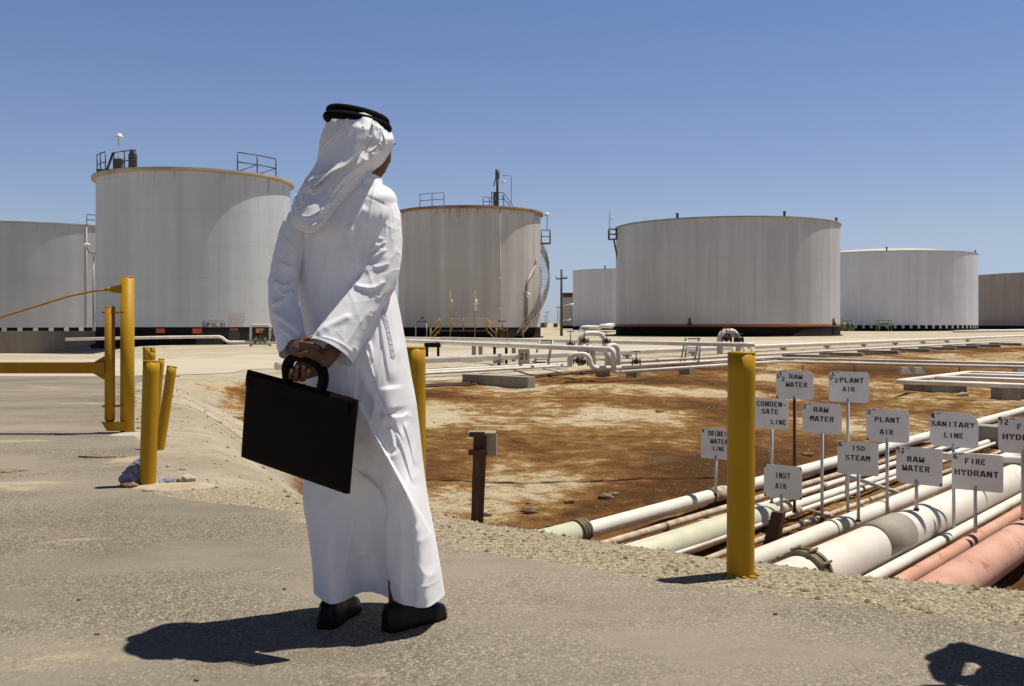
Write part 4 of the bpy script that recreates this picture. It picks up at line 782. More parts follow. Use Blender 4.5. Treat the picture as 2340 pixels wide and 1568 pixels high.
for px, py, dd, s_, st, mt, lb in ((1304, 792, 36, .8, .55, 'red_valve', 'red stemmed valve left of the manifold'), (1335, 784, 40, .9, .6, 'rust', 'brown valve inside the tall rear loop'), (1386, 784, 41, .8, .45, 'rust', 'rusty valve at the foot of the tall rear loop'), (1320, 829, 30.5, .7, .3, 'rust', 'left rusty valve inside the front riser'),
    (1333, 832, 30.5, .75, .3, 'steel_dark', 'right dark valve inside the front riser'), (1341, 806, 33.5, .9, .3, 'steel_grey', 'grey valve under the middle loop'), (1454, 831, 32.5, .7, .40, 'steel_dark', 'dark valve on the line right of the manifold'), (1660, 779, 40, 1.0, .5, 'rust', 'valve inside the lone loop'), (1688, 781, 40, .9, .3, 'rust', 'valve at the right foot of the lone loop')):
    valve(lb, PD(px, py, dd), s_, st, mt)
# T supports under the thick line, concrete sleepers under the low lines
def tsup(label, y):
    c = along(m1, y); t = thing('pipe_support', (c[0], c[1], tz(c[0], c[1])), label, 'pipe support', 'T-shaped supports under the thickest pipeline'); mb = MB(); mb.box(c - [0, 0, .16], (.34, .2, .09), ax=AXP); mb.build('saddle', M['steel_grey'], t); mb = MB(); mb.tube([c - [0, 0, .2], (c[0], c[1], tz(c[0], c[1]) - .1)], .07, 8); mb.build('leg', M['steel_grey'], t); return t, c
for px, lb in ((1140, 'nearest T support, left of the manifold'), (1433, 'T support just right of the manifold'), (1583, 'T support left of the right bollard'), (1790, 'first T support right of the right bollard'), (1890, 'second T support right of the right bollard'), (1974, 'third T support right of the right bollard'), (2046, 'fourth T support right of the right bollard'), (2109, 'fifth T support right of the right bollard'), (2164, 'sixth T support right of the right bollard'), (2211, 'seventh T support right of the right bollard')):
    tsup(lb, yat(m1, px))
ord_ = ['first', 'second', 'third', 'fourth', 'fifth', 'sixth', 'seventh', 'eighth']
for i, px in enumerate((1817, 1900, 1985, 2060, 2122, 2176, 2229, 2280)):
    c = along(q1, yat(q1, px)); c = c + PER * .55; c[2] = tz(c[0], c[1]) - .08
    block('concrete_sleeper', ord_[i] + ' concrete sleeper from the left under the far right low pipeline', c, (2.3, .38, -.52 - c[2]), ax=AXP, group='concrete sleepers under the low pipelines')
e0 = PZ(1203, 873, -.68); c = e0 - PER * 1.1; c[2] = tz(c[0], c[1]) - .15; block('concrete_sleeper', 'long concrete beam jutting towards the stained sand left of the manifold', c, (2.6, .34, -.52 - c[2]), ax=AXP, group='concrete sleepers under the low pipelines')
for px, py, lb in ((1448, 860, 'pale small block under the low lines right of the manifold'), (1568, 855, 'dark small block under the low lines left of the bollard'), (1378, 858, 'small block under the riser foot'), (1762, 832, 'block under the bend behind the upper signs')):
    p = PZ(px, py, -.72); p[2] = tz(p[0], p[1]) - .1; block('concrete_block', lb, p, (.42, .30, -.52 - p[2]), ax=AXP, cat='support block', group='small blocks under the low lines')
# trestles
for px0, px1, yb, d_, lb in ((970, 1007, 805, 40.5, 'left black trestle under the raised pipeline'), (1124, 1163, 801, 37, 'right black trestle under the raised pipeline')):
    a, b = PD(px0, 787, d_), PD(px1, 787, d_); t = thing('trestle', ((a + b)[0] / 2, d_, tz((a + b)[0] / 2, d_)), lb, 'trestle', 'black trestles under the raised pipeline'); mb = MB(); mb.box((a + b) / 2 - [0, 0, .03], (b[0] - a[0], .2, .18)); mb.build('beam', M['black'], t)
    for e in (a + [.1, 0, 0], b - [.1, 0, 0]): mb = MB(); mb.box((e[0], d_, (tz(e[0], d_) + e[2]) / 2 - .1), (.1, .12, e[2] - tz(e[0], d_) + .1)); mb.build('leg', M['black'], t)
for px, w_, lb in ((1083, .10, 'slanting short pillar under the raised pipeline'), (1098, .10, 'left grey pillar under the raised pipeline'), (1174, .10, 'right grey pillar under the raised pipeline')):
    p = PD(px, 790, 38.5); p[2] = tz(p[0], p[1]) - .05; block('pillar', lb, p, (w_ * 1.6, .2, .15 - p[2]), cat='pillar', mat='steel_grey', group='small pillars under the raised pipeline')
p = PD(1197, 805, 36.5); p[2] = tz(p[0], p[1]) - .05; hh = .08 - p[2]; t = thing('numbered_block', p, 'pale block painted with the number 21', 'support block'); mb = MB(); mb.box(p + [0, 0, hh / 2], (.42, .2, hh)); mb.build('block', M['concrete_pale'], t)
lb = MB(); letters(lb, '21', -.15, .15, -.12, .10, lambda u, v: np.array([p[0] + u, p[1] - .104, p[2] + hh * .60 + v]), .22); lb.build('number', M['letter'], t)
# stiles
for x0, x1, yt, yb, d_, lb in ((1222, 1252, 778, 800, 38.5, 'left stile stepping over the raised pipelines'), (1559, 1590, 774, 791, 42, 'right stile stepping over the raised pipelines')):
    a, b = PD(x0, yb, d_), PD(x1, yb, d_); a[2] = tz(a[0], a[1]) - .03; b[2] = tz(b[0], b[1]) - .03; zt = H + (HZ - yt) * d_ / F; t = thing('stile', (a + b) / 2, lb, 'steps', 'stiles over the pipelines')
    mb = MB()
    for e in (a, b):
        for s_ in (-.45, .55): mb.tube([e + [0, s_ - .12, 0], (e[0] + .18, e[1] + s_ * .5, zt)], .035, 8)
    mb.build('frame', M['steel_grey'], t); mb = MB()
    for k in range(4): z = a[2] + (zt - a[2]) * (k + .7) / 4.2; mb.box(((a + b)[0] / 2 + .05 * k, a[1] - .5 + .14 * k, z), (b[0] - a[0], .18, .03))
    mb.box(((a + b)[0] / 2 + .18, a[1] + .02, zt), (b[0] - a[0], .5, .05)); mb.build('step', M['steel_grey'], t)
# yellow platform before the stair tank
d_ = 88.5; Wd = lambda px, py, dd=0: PD(px, py, d_ + dd); gz = tz(-4, 88); t = thing('walkway_platform', (Wd(1060, 760)[0], d_, gz), 'ochre railed walkway with steps at the foot of the stair tank', 'platform')
zf = gz + .75; xA, xB = Wd(1006, 0)[0], Wd(1112, 0)[0]; mb = MB(); mb.box(((xA + xB) / 2, d_, zf), (xB - xA, 1.0, .08)); mb.build('deck', M['steel_dark'], t)
for yy in (-.5, .5): rail_mesh([np.array([x, d_ + yy, zf]) for x in np.linspace(xA, xB, 5)], 1.1, .028).build('railing', M['rail_yellow'], t)
for x, s_ in ((xA, -1), (xB, 1)):
    mb = MB()
    for yy in (-.5, .5):
        for h_ in (1.1, .55, .1): mb.tube([(x, d_ + yy, zf + h_), (x + s_ * .85, d_ + yy, gz + h_ - .1)], .035, 6)
        mb.tube([(x + s_ * .85, d_ + yy, gz - .1), (x + s_ * .85, d_ + yy, gz + 1.0)], .035, 6)
    for k in range(3): mb.box((x + s_ * (.2 + .25 * k), d_, zf - .2 - .22 * k), (.22, 1.0, .04))
    mb.build('steps', M['rail_yellow'], t)
for px, lb in ((1029, 'left lamp post standing before the stair tank'), (1085, 'right lamp post standing before the stair tank')):
    a = Wd(px, 760, -.6); a[2] = gz; t = thing('lamp_post', a, lb, 'lamp post', 'lamp posts around the tanks'); mb = MB(); mb.tube([a, a + [0, 0, 4.3]], .032, 6); mb.build('pole', M['rail_yellow'], t); mb = MB(); mb.lathe(a + [.08, 0, 3.1], [(0, .5), (.12, .4), (.2, 0), (.06, -.1), (.14, -.5), (0, -.55)], 10); mb.build('lamp_head', M['lamp_white'] if px > 1050 else M['pipe_rust'], t)
a = PD(1196, 766, 92); a[2] = tz(a[0], a[1]); t = thing('lamp_post', a, 'hooked lamp post beside the foot of the winding stair', 'lamp post', 'lamp posts around the tanks'); mb = MB(); mb.tube(fillet([a, a + [0, 0, 4.3], a + [.35, 0, 4.3]], .2), .035, 6); mb.build('pole', M['steel_grey'], t); mb = MB(); mb.ball(a + [.45, 0, 4.0], (.2, .2, .25)); mb.build('lamp_head', M['lamp_white'], t)
a = PD(1148, 757, 89); valve('large pump valve at the right of the ochre walkway', (a[0], a[1], a[2] - .3), 2.4, 1.2, 'rust')
a, b = PD(950, 770, 89), PD(975, 770, 89); a[2] = b[2] = gz; t = thing('gantry', (a + b) / 2, 'small pale frame before the left foot of the stair tank', 'frame'); mb = MB(); mb.tube([a, a + [0, 0, 1.35], b + [0, 0, 1.35], b], .05, 8); mb.build('frame', M['steel_grey'], t); mb = MB(); mb.box((a + b) / 2 + [0, 0, 1.6], (.9, .06, .12)); mb.box((a + b) / 2 + [.1, 0, 1.9], (.25, .06, .2)); mb.build('nameplate', M['steel_dark'], t)
# things before the near tank
a = PZ(211, 775, .21); yy = 57.0; V_ = lambda px, py: PD(px, py, yy)
vpipe('thin pipeline along the foot of the near tank with a cranked drop', [V_(150, 775.5), V_(376, 771), V_(506, 769.5), V_(519, 782), V_(760, 782.5)], .085, R=.3)
a, b = V_(573, 785), V_(617, 785); zt = V_(595, 743.5)[2]; a[2] = b[2] = tz(a[0], yy); t = thing('pipe_goalpost', (a + b) / 2, 'white goalpost frame over the green valve at the near tank', 'frame'); mb = MB(); mb.tube(fillet([a, (a[0], yy, zt), (b[0], yy, zt), b], .12), .075, 10); mb.build('frame', M['tank_white'], t)
p = V_(595, 783); valve('green motor valve under the white frame', p, 1.5, .75, 'green'); mb = MB()
for px in (578, 590, 602, 612): q_ = V_(px, 782.3); mb.tube([q_ - [.13, 0, 0], q_ + [.13, 0, 0]], .15, 12)
o = mb.build('flange', M['tank_white'], bpy.data.objects[[k.name for k in COL.objects if k.get('label') == 'green motor valve under the white frame'][0]])
valve('small brown valve right of the white frame', V_(622, 782), .9, .6, 'rust')
# low wall at left
wp = thing('dike_wall', ((100 - CX) / F * 66, 66, -1.0), 'long low concrete wall at the left before the grey tank', 'wall'); mb = MB(); x0, x1 = PD(-900, 0, 66)[0], PD(229, 0, 66)[0]; zt = H + (HZ - 759.5) * 66 / F
mb.box(((x0 + x1) / 2, 66.2, zt / 2 - 1.2), (x1 - x0, .4, zt + 2.4)); mb.build('wall', M['wall'], wp); mb = MB(); mb.box(((x0 + x1) / 2, 66.2, zt + .04), (x1 - x0 + .1, .5, .08)); mb.build('coping', M['concrete'], wp)
mb = MB(); mb.box((x1 - .25, 66.0, zt / 2 - 1.2), (.6, .7, zt + 2.3)); mb.build('end_pier', M['wall'], wp)
a = PD(213.5, 757, 72); a[2] = -1.2; t = thing('street_lamp', a, 'tall lamp post with curved arm and white floodlight left of the near tank', 'street lamp'); zt = H + (HZ - 580) * 72 / F
mb = MB(); mb.tube([a, (a[0], a[1], zt)], [.085, .06], 10); mb.build('pole', M['steel_grey'], t)
q_ = lambda px, py: PD(px, py, 72); mb = MB(); mb.tube(fillet([q_(224, 579), q_(214, 580), q_(203, 577), q_(199, 568)], .3), .04, 8); mb.build('arm', M['steel_dark'], t); mb = MB(); mb.ball(q_(198, 560), (.26, .22, .15)); mb.tube([q_(198, 562), q_(198, 568)], .08, 8); mb.build('lamp_head', M['lamp_white'], t)
a = PD(223, 757, 65); a[2] = 0; t = thing('pillar', a, 'small dark stand pipe at the end of the low wall', 'stand pipe'); mb = MB(); mb.tube([a, a + [0, 0, 1.6]], .06, 8); mb.box(a + [0, 0, 1.35], (.22, .2, .7)); mb.build('pipe_body', M['steel_dark'], t)
# utility poles, far lamps, huts
def upole(px, pt, pb, d_, arm_py, aw, lb, lamp=False):
    a = PD(px, pb, d_); t = thing('utility_pole', a, lb, 'utility pole', 'utility poles between the tanks'); top = PD(px, pt, d_); L = top[2] - a[2]; mb = MB(); mb.tube([a - [0, 0, .3], top], [L * .022, L * .016], 8); mb.build('pole', M['pole_wood'], t)
    z = H + (HZ - arm_py) * d_ / F; mb = MB(); mb.box((a[0], a[1] - .15, z), (aw, .12, .14), ax=((.995, 0, .05), (0, 1, 0), (-.05, 0, .995))); mb.build('crossarm', M['pole_wood'], t)
    if L > 4:
        for dx in (-.48, .22, .46): mb = MB(); mb.lathe((a[0] + dx * aw, a[1] - .15, z + .07), [(.05, 0), (.08, .1), (.05, .18), (0, .24)], 8); mb.build('insulator', M['steel_grey'], t)
        for dy, sx in ((.62, .45), (.30, .34)):
            zz = a[2] + L * dy * .72; mb = MB(); mb.tube([(a[0], a[1], zz), (a[0] + .9 * (1 if dy > .5 else .6), a[1], zz + .15)], .03, 6); mb.ball((a[0] + 1.15 * (1 if dy > .5 else .7), a[1], zz + .15), (.3, .2, .13)); mb.build('lamp_head', M['lamp_white'], t)
upole(1283, 616, 766, 112, 637, 1.25, 'tall utility pole with crossarm and lamps between the stair tank and the pale tanks'); upole(1250, 712, 748, 400, 713.5, 2.2, 'far small utility pole, the taller of two near the horizon'); upole(1245, 722, 748, 520, 723, 2.0, 'farthest utility pole, the shorter of two near the horizon')
for px, lb in ((1274, 'left far floodlight mast near the horizon'), (1278, 'right far floodlight mast near the horizon')):
    a = PD(px, 746, 330); t = thing('light_mast', a, lb, 'light mast', 'far floodlight masts'); mb = MB(); mb.tube([a, PD(px, 702, 330)], .1, 6); mb.build('pole', M['steel_grey'], t); mb = MB(); p = PD(px, 702, 330); mb.box(p, (1.2, .3, .25)); mb.build('lamp_head', M['steel_grey'], t)
def hut(lb, px0, px1, pt, d_, c): x0, x1 = PD(px0, 0, d_)[0], PD(px1, 0, d_)[0]; z1 = H + (HZ - pt) * d_ / F; t = thing('hut', ((x0 + x1) / 2, d_, -.5), lb, 'hut', 'low buildings near the horizon'); mb = MB(); mb.box(((x0 + x1) / 2, d_ + 3, z1 / 2 - .3), (x1 - x0, 6, z1 + .6)); mb.build('wall', c, t); mb = MB(); mb.box(((x0 + x1) / 2, d_ + 3, z1 + .06), (x1 - x0 + .3, 6.3, .12)); mb.build('roof', c, t); mb = MB(); mb.box(((x0 + x1) / 2, d_ - .03, .2), (1.0, .06, 1.5)); mb.build('door', M['steel_dark'], t)
bg_ = plain('hut_beige', (.42, .33, .22), None, .3, .9); hut('beige hut right of the stair tank near the horizon', 1232, 1249, 738.5, 300, bg_); hut('small tan hut left of the tall utility pole', 1266, 1274, 740, 320, bg_)
# pipes at the foot of the pale far tank
for i, (pts, r, lb) in enumerate(((((1326, 758), (1330, 748), (1366, 748)), .35, 'fat white pipe elbow at the foot of the pale tank'), (((1366, 752), (1374, 745), (1400, 746)), .4, 'second fat white pipe at the foot of the pale tank'), (((1384, 748), (1386, 743), (1404, 743)), .35, 'upper white pipe end beside the largest tank'))):
    vpipe(lb, [PD(px, py, 180 + i) for px, py in pts], r, R=.8, group='fat white pipes at the pale tank')
vpipe('dusty long pipe before the pale far tank', [PD(1322, 757, 170), PD(1405, 758, 160)], .22)
# clutter near the bluish tank
a = PD(2009, 757, 150); b = PD(2037, 757, 150); t = thing('valve_rack', (a + b) / 2, 'green framed valve rack before the bluish tank', 'frame'); mb = MB(); zt = PD(0, 732, 150)[2]
for e in (a, b, a + [0, 1.2, 0], b + [0, 1.2, 0]): mb.tube([e, (e[0], e[1], zt)], .07, 6)
mb.tube([(a[0], a[1], zt), (b[0], a[1], zt), (b[0], a[1] + 1.2, zt), (a[0], a[1] + 1.2, zt), (a[0], a[1], zt)], .07, 6); mb.tube([(a[0], a[1], a[2] + .8), (b[0], a[1], a[2] + .8)], .06, 6); mb.build('frame', M['green'], t); mb = MB()
for k in range(3): mb.ball((a[0] + .4 + .5 * k, a[1] + .6, zt - .55), (.22, .2, .3), 10, 6)
mb.build('valve_body', M['green'], t)
for k, (px, lb) in enumerate(((1928, 'left green valve beside the largest tank'), (1937, 'right green valve beside the largest tank'))): valve(lb, PD(px, 752, 140 + k), 4.0, 1.3, 'green')
vpipe('far pale pipeline before the brownish tank', [PD(2180, 758, 150), PD(2500, 752, 175)], .2)
# expansion loop at right on its blocks
z_ = -.45
vpipe('outer white pipe of the square expansion loop at right', [PZ(2600, 891, z_), PZ(2049, 872, z_), PZ(2213, 852, z_), PZ(2600, 864, z_)], .06, R=.16, group='square expansion loop pipes')
vpipe('inner white pipe of the square expansion loop at right', [PZ(2600, 877, z_ - .01), PZ(2140, 863, z_ - .01), PZ(2190, 856.5, z_ - .01), PZ(2600, 868, z_ - .01)], .055, R=.14, group='square expansion loop pipes')
for px0, px1, py, zg, dy, lb in ((2080, 2121, 893, -.83, .5, 'left concrete block under the expansion loop'), (2131, 2210, 897, -.83, .5, 'wide concrete block under the expansion loop'), (2290, 2334, 915, -.86, .6, 'tall near concrete block under the expansion loop'), (2338, 2372, 913, -.86, .6, 'concrete block under the expansion loop at the photo edge')):
    a, b = PZ(px0, py, zg), PZ(px1, py, zg); c = (a + b) / 2 + [0, dy / 2, 0]; c[2] = tz(c[0], c[1]) - .06; block('concrete_block', lb, c, (b[0] - a[0], dy, -.515 - c[2]), group='blocks under the expansion loop')
for px, lb in ((2066, 'left tapered concrete pier under the slim bent lines'), (2097, 'right tapered concrete pier under the slim bent lines'), (2330, 'tapered pier under the slim bent lines at the photo edge')):
    p = PZ(px, 836, -.46); p[2] = tz(p[0], p[1]) - .05; block('concrete_pier', lb, p, (.46, .45, -.52 - p[2]), group='tapered piers under the slim bent lines', taper=.45)
for px, lb in ((1835, 'left thin stake under the slim bent lines'), (1953, 'middle thin stake under the slim bent lines'), (2193, 'right thin stake under the slim bent lines')):
    p = PZ(px, 834, -.46); mb = MB(); zz = tz(p[0], p[1]); mb.tube([(0, 0, -.1), (0, 0, -.5 - zz)], .022, 8); mb.tube([(-.06, 0, -.5 - zz), (.06, 0, -.5 - zz)], .02, 8); o = mb.build('stake', M['rust']); o.location = (p[0], p[1], zz); tag(o, lb, 'stake', 'thin stakes under the slim bent lines')
# cables lying along the far edge of the stained sand
for k, (off_, lb) in enumerate(((.35, 'upper dark cable lying along the edge of the stained sand'), (.75, 'lower dark cable lying along the edge of the stained sand'))):
    pts = []
    for y in np.linspace(25, 60, 60):
        p = along(m2b, y) + PER * (off_ + .35 + .12 * math.sin(y * .9 + k) + .08 * math.sin(y * 2.3)); pts.append((p[0], p[1], tz(p[0], p[1]) + .03))
    mb = MB(); mb.tube(pts, .03, 6); o = mb.build('cable', M['rust']); tag(o, lb, 'cable', 'dark cables on the sand')
# rocks
for i, (px, py, s_, m_, lb) in enumerate(((1110, 1177, .085, 'rock_pale', 'pale stone behind the rusty stake'), (1213, 1172, .10, 'rock', 'broad brown stone, largest lump on the sand before the pipes'), (1300, 1149, .065, 'rock', 'rough brown lump right of the broad stone'), (1207, 1152, .032, 'rock', 'small brown stone just beyond the broad one'), (1252, 1203, .03, 'rock', 'small red brown stone near the gravel edge'),
    (1385, 1138, .10, 'rock', 'crumbling clod on the low sand mound'), (1402, 1131, .06, 'rock', 'smaller clod right of the crumbling one'), (1848, 1042, .09, 'rock', 'dark lump left of the STEAM sign'), (1863, 1065, .07, 'rock', 'dark lump beyond the INST AIR sign'), (1506, 944, .10, 'rock', 'dark stone on the far stained sand'), (2202, 906, .16, 'rock_pale', 'pale stone before the expansion loop'))):
    p = PZ(px, py, -.95); p[2] = tz(p[0], p[1])
    for _ in range(4): p = PZ(px, py, p[2]); p[2] = tz(p[0], p[1])
    mb = MB(); s_ *= .72; mb.ball((0, 0, s_ * .3), (s_ * 1.25, s_ * .8, s_ * .6), 18, 12, 0, .38, seed=i * 7 + 3); o = mb.build('rock', M[m_]); o.location = [float(q_) for q_ in p]; tag(o, lb, 'rock', 'stones lying on the stained sand')
M['heap'] = plain('spilled_sand', (.46, .39, .28), (.36, .29, .19), 9, .95, bmp=.01, bscale=30)
# litter at the front bollard
b = PZ(337, 1113, 0)
def crumple(name, lb, c, r, mat, seed, cat):
    mb = MB(); mb.ball((0, 0, r[2] * .8), r, 28, 18, 0, .42, seed=seed); o = mb.build(name, M[mat]); o.location = [float(q_) for q_ in c]; tag(o, lb, cat, 'litter at the foot of the front bollard'); s2 = o.modifiers.new('crease', 'DISPLACE'); tx = bpy.data.textures.new('crease', 'CLOUDS'); tx.noise_scale = .03; s2.texture = tx; s2.strength = .03; return o
crumple('plastic_bag', 'crumpled bluish plastic bag left of the front bollard', b + [-.10, .01, 0], (.065, .06, .07), 'bag', 3, 'bag'); crumple('plastic_bag', 'small lilac plastic bag behind the front bollard', b + [-.075, .12, .06], (.05, .05, .06), 'bag', 8, 'bag')
crumple('litter', 'dark wrapper under the plastic bag', b + [-.09, -.05, 0], (.05, .04, .025), 'rock', 5, 'litter'); crumple('paper', 'scrap of white paper right of the front bollard', b + [.10, .06, .0], (.055, .05, .025), 'bag', 12, 'paper'); crumple('paper', 'flattened pale carton right of the white paper', b + [.22, .09, .0], (.065, .04, .035), 'concrete_pale', 15, 'carton')
mb = MB(); mb.ball((0, 0, 0), (.30, .14, .03), 30, 10, 0, .3, seed=4); o = mb.build('sand_heap', M['heap']); o.location = (b[0] + .12, b[1] - .02, -.004); tag(o, 'low heap of pale spilled sand around the front bollard', 'sand heap')
a, b = PZ(602, 1309, .02), PZ(641, 1299, .02); mb = MB(); mb.tube([a, (a + b) / 2 + [0, 0, .002], b], .0025, 6); o = mb.build('straw', M['concrete_pale']); tag(o, 'pale dry straw lying on the asphalt left of the man', 'straw')
for i, (px, py, lb) in enumerate(((222, 1451, 'dark chip on the asphalt left of the shadow'), (450, 1556, 'dark chip below the head of the shadow'), (650, 1348, 'small dark chip left of the man'), (1772, 1405, 'dark pebble on the asphalt below the right bollard'), (180, 1372, 'dark chip on the far left asphalt'))):
    p = PZ(px, py, .008); mb = MB(); mb.ball((0, 0, .004), (.009, .005, .004), 8, 6, 0, .4, seed=i); o = mb.build('stone_chip', M['rock']); o.location = [float(q_) for q_ in p]; tag(o, lb, 'stone chip', 'dark chips on the asphalt')
for i, (px, py, s_, lb) in enumerate(((20, 1077, .13, 'dark torn scrap on the road at the left edge'), (232, 1044, .16, 'dark oil crumbs on the road beside the gate foot'))):
    p = PZ(px, py, .008); mb = MB(); mb.ball((0, 0, .002), (s_, s_ * .45, .010), 20, 6, 0, .5, seed=i + 20); o = mb.build('debris', M['rock']); o.location = [float(q_) for q_ in p]; tag(o, lb, 'debris', 'dark debris on the road')
# ------------------------------------------------------------------ the man in the white robe
D0 = 3.40
def Lp(px, py, y): return PD(px, py, D0 + y)
def catmull(tk, yk, t):
    tk = np.asarray(tk, float); yk = np.asarray(yk, float); m = np.gradient(yk, tk); i = np.clip(np.searchsorted(tk, t) - 1, 0, len(tk) - 2)
    h = tk[i + 1] - tk[i]; s_ = (t - tk[i]) / h; s2, s3 = s_ * s_, s_ ** 3
    return (2 * s3 - 3 * s2 + 1) * yk[i] + (s3 - 2 * s2 + s_) * h * m[i] + (-2 * s3 + 3 * s2) * yk[i + 1] + (s3 - s2) * h * m[i + 1]
def seg_dist(X, Y, pts):         # distance, signed side (+ = right of travel), position along, to a polyline in the figure's own plane
    best = np.full(X.shape, 1e9); side = np.zeros(X.shape); par = np.zeros(X.shape); pts = np.asarray(pts, float); L = np.concatenate([[0], np.cumsum(np.hypot(*np.diff(pts, axis=0).T))])
    for i in range(len(pts) - 1):
        x0, y0 = pts[i]; vx, vy = pts[i + 1] - pts[i]; ll = math.hypot(vx, vy); t = np.clip(((X - x0) * vx + (Y - y0) * vy) / ll ** 2, 0, 1)
        dx, dy = X - x0 - t * vx, Y - y0 - t * vy; d = np.hypot(dx, dy); k = d < best
        best = np.where(k, d, best); side = np.where(k, -(vx * dy - vy * dx) / ll, side); par = np.where(k, (L[i] + t * ll) / L[-1], par)
    return best, side, par
def smooth_line(pts, n=24):
    pts = np.asarray(pts, float); t = np.linspace(0, 1, len(pts)); q = np.linspace(0, 1, n)
    if len(pts) == 2: return np.stack([np.interp(q, t, pts[:, 0]), np.interp(q, t, pts[:, 1])], 1)
    return np.stack([catmull(t, pts[:, 0], q), catmull(t, pts[:, 1], q)], 1)
def folds(PX, PY, lst):          # outward displacement from a list of sewn-in folds
    out = np.zeros(PX.shape)
    for pts, w_, amp, kind in lst:
        P = smooth_line(pts, 16); lo = P.min(0) - 6 * w_; hi = P.max(0) + 6 * w_; msk = (PX > lo[0]) & (PX < hi[0]) & (PY > lo[1]) & (PY < hi[1])
        if not msk.any(): continue
        d, s_, q = seg_dist(PX[msk], PY[msk], P); fade = sm(0, .16, q) * sm(1, .84, q) if kind[-1] != 'o' else sm(-.02, .10, q) * sm(1.02, .9, q)
        if kind[0] == 'r': v = np.exp(-(d / w_) ** 2)                          # soft ridge
        elif kind[0] == 'v': v = -np.exp(-(d / w_) ** 2)                       # valley
        elif kind[0] == 'L': v = np.where(s_ > 0, np.exp(-(d / (w_ * .32)) ** 2), np.exp(-(d / (w_ * 2.4)) ** 2))    # steep on the right of travel
        else: v = np.where(s_ > 0, np.exp(-(d / (w_ * 2.4)) ** 2), np.exp(-(d / (w_ * .32)) ** 2))                   # steep on the left of travel
        end = np.where(((q <= 0) | (q >= 1)) & (d > np.abs(s_) + .5), np.exp(-((d - np.abs(s_)) / w_) ** 2), 1)
        out[msk] += amp * v * fade * end
    return out
def shell(rows, nb, nz, bf, fl, e=.05, wr=None, hem=None, nf=60):
    rows = [r if len(r) == 4 else r for r in rows]; py = np.array([r[0] for r in rows], float); q = np.linspace(py[0], py[-1], nz)
    xl = catmull(py, [r[1] for r in rows], q); xr = catmull(py, [r[2] for r in rows], q); K = np.array([r[3] for r in rows]); tk = np.linspace(0, 1, K.shape[1])
    ctl = np.stack([catmull(py, K[:, i], q) for i in range(K.shape[1])], 1)
    tb = .5 - .5 * np.cos(np.linspace(0, math.pi, nb)); tb = .35 * np.linspace(0, 1, nb) + .65 * tb
    bfz = np.interp(q, py, bf) if not np.isscalar(bf) else np.full(nz, bf)
    V = np.zeros((nz, nb + nf, 3))
    PX = xl[:, None] + (xr - xl)[:, None] * tb[None, :]; PY = np.repeat(q[:, None], nb, 1)
    Yb = np.stack([catmull(tk, ctl[i], tb) for i in range(nz)]) - e * np.sqrt(np.clip(1 - (2 * tb - 1) ** 2, 0, 1))[None, :]
    edge = np.clip(np.sqrt(np.clip(1 - (2 * tb - 1) ** 2, 0, 1)) * 2.2, 0, 1)[None, :]
    dsp = folds(PX, PY, fl)
    if wr is not None: dsp = dsp + wr(PX, PY)
    Yb = Yb - dsp * edge
    d = D0 + Yb; V[:, :nb, 0] = (PX - CX) * d / F; V[:, :nb, 1] = d; wz = sm(1120, 1386, PY); V[:, :nb, 2] = H + (HZ - PY) * (d * (1 - wz) + 3.30 * wz) / F
    an = np.linspace(0, math.pi, nf + 2)[1:-1]; tf = .5 + .5 * np.cos(an)     # front: from right edge back to the left edge
    fx = xl[:, None] + (xr - xl)[:, None] * tf[None, :]; ye = ctl[:, :1] + (ctl[:, -1:] - ctl[:, :1]) * tf[None, :]; Yf = ye + bfz[:, None] * np.sin(an)[None, :] * (1 + .06 * vn(fx * .03, np.repeat(q[:, None], nf, 1) * .006, 3))
    d = D0 + Yf; V[:, nb:, 0] = (fx - CX) * (D0 + ye) / F; V[:, nb:, 1] = d; wz = sm(1120, 1386, q)[:, None]; V[:, nb:, 2] = H + (HZ - q[:, None]) * ((D0 + ye) * (1 - wz) + 3.30 * wz) / F
    return V
man = thing('person', (-.45, 3.45, 0), 'man in a long white robe and headscarf seen from behind, hands clasped at his back', 'person')
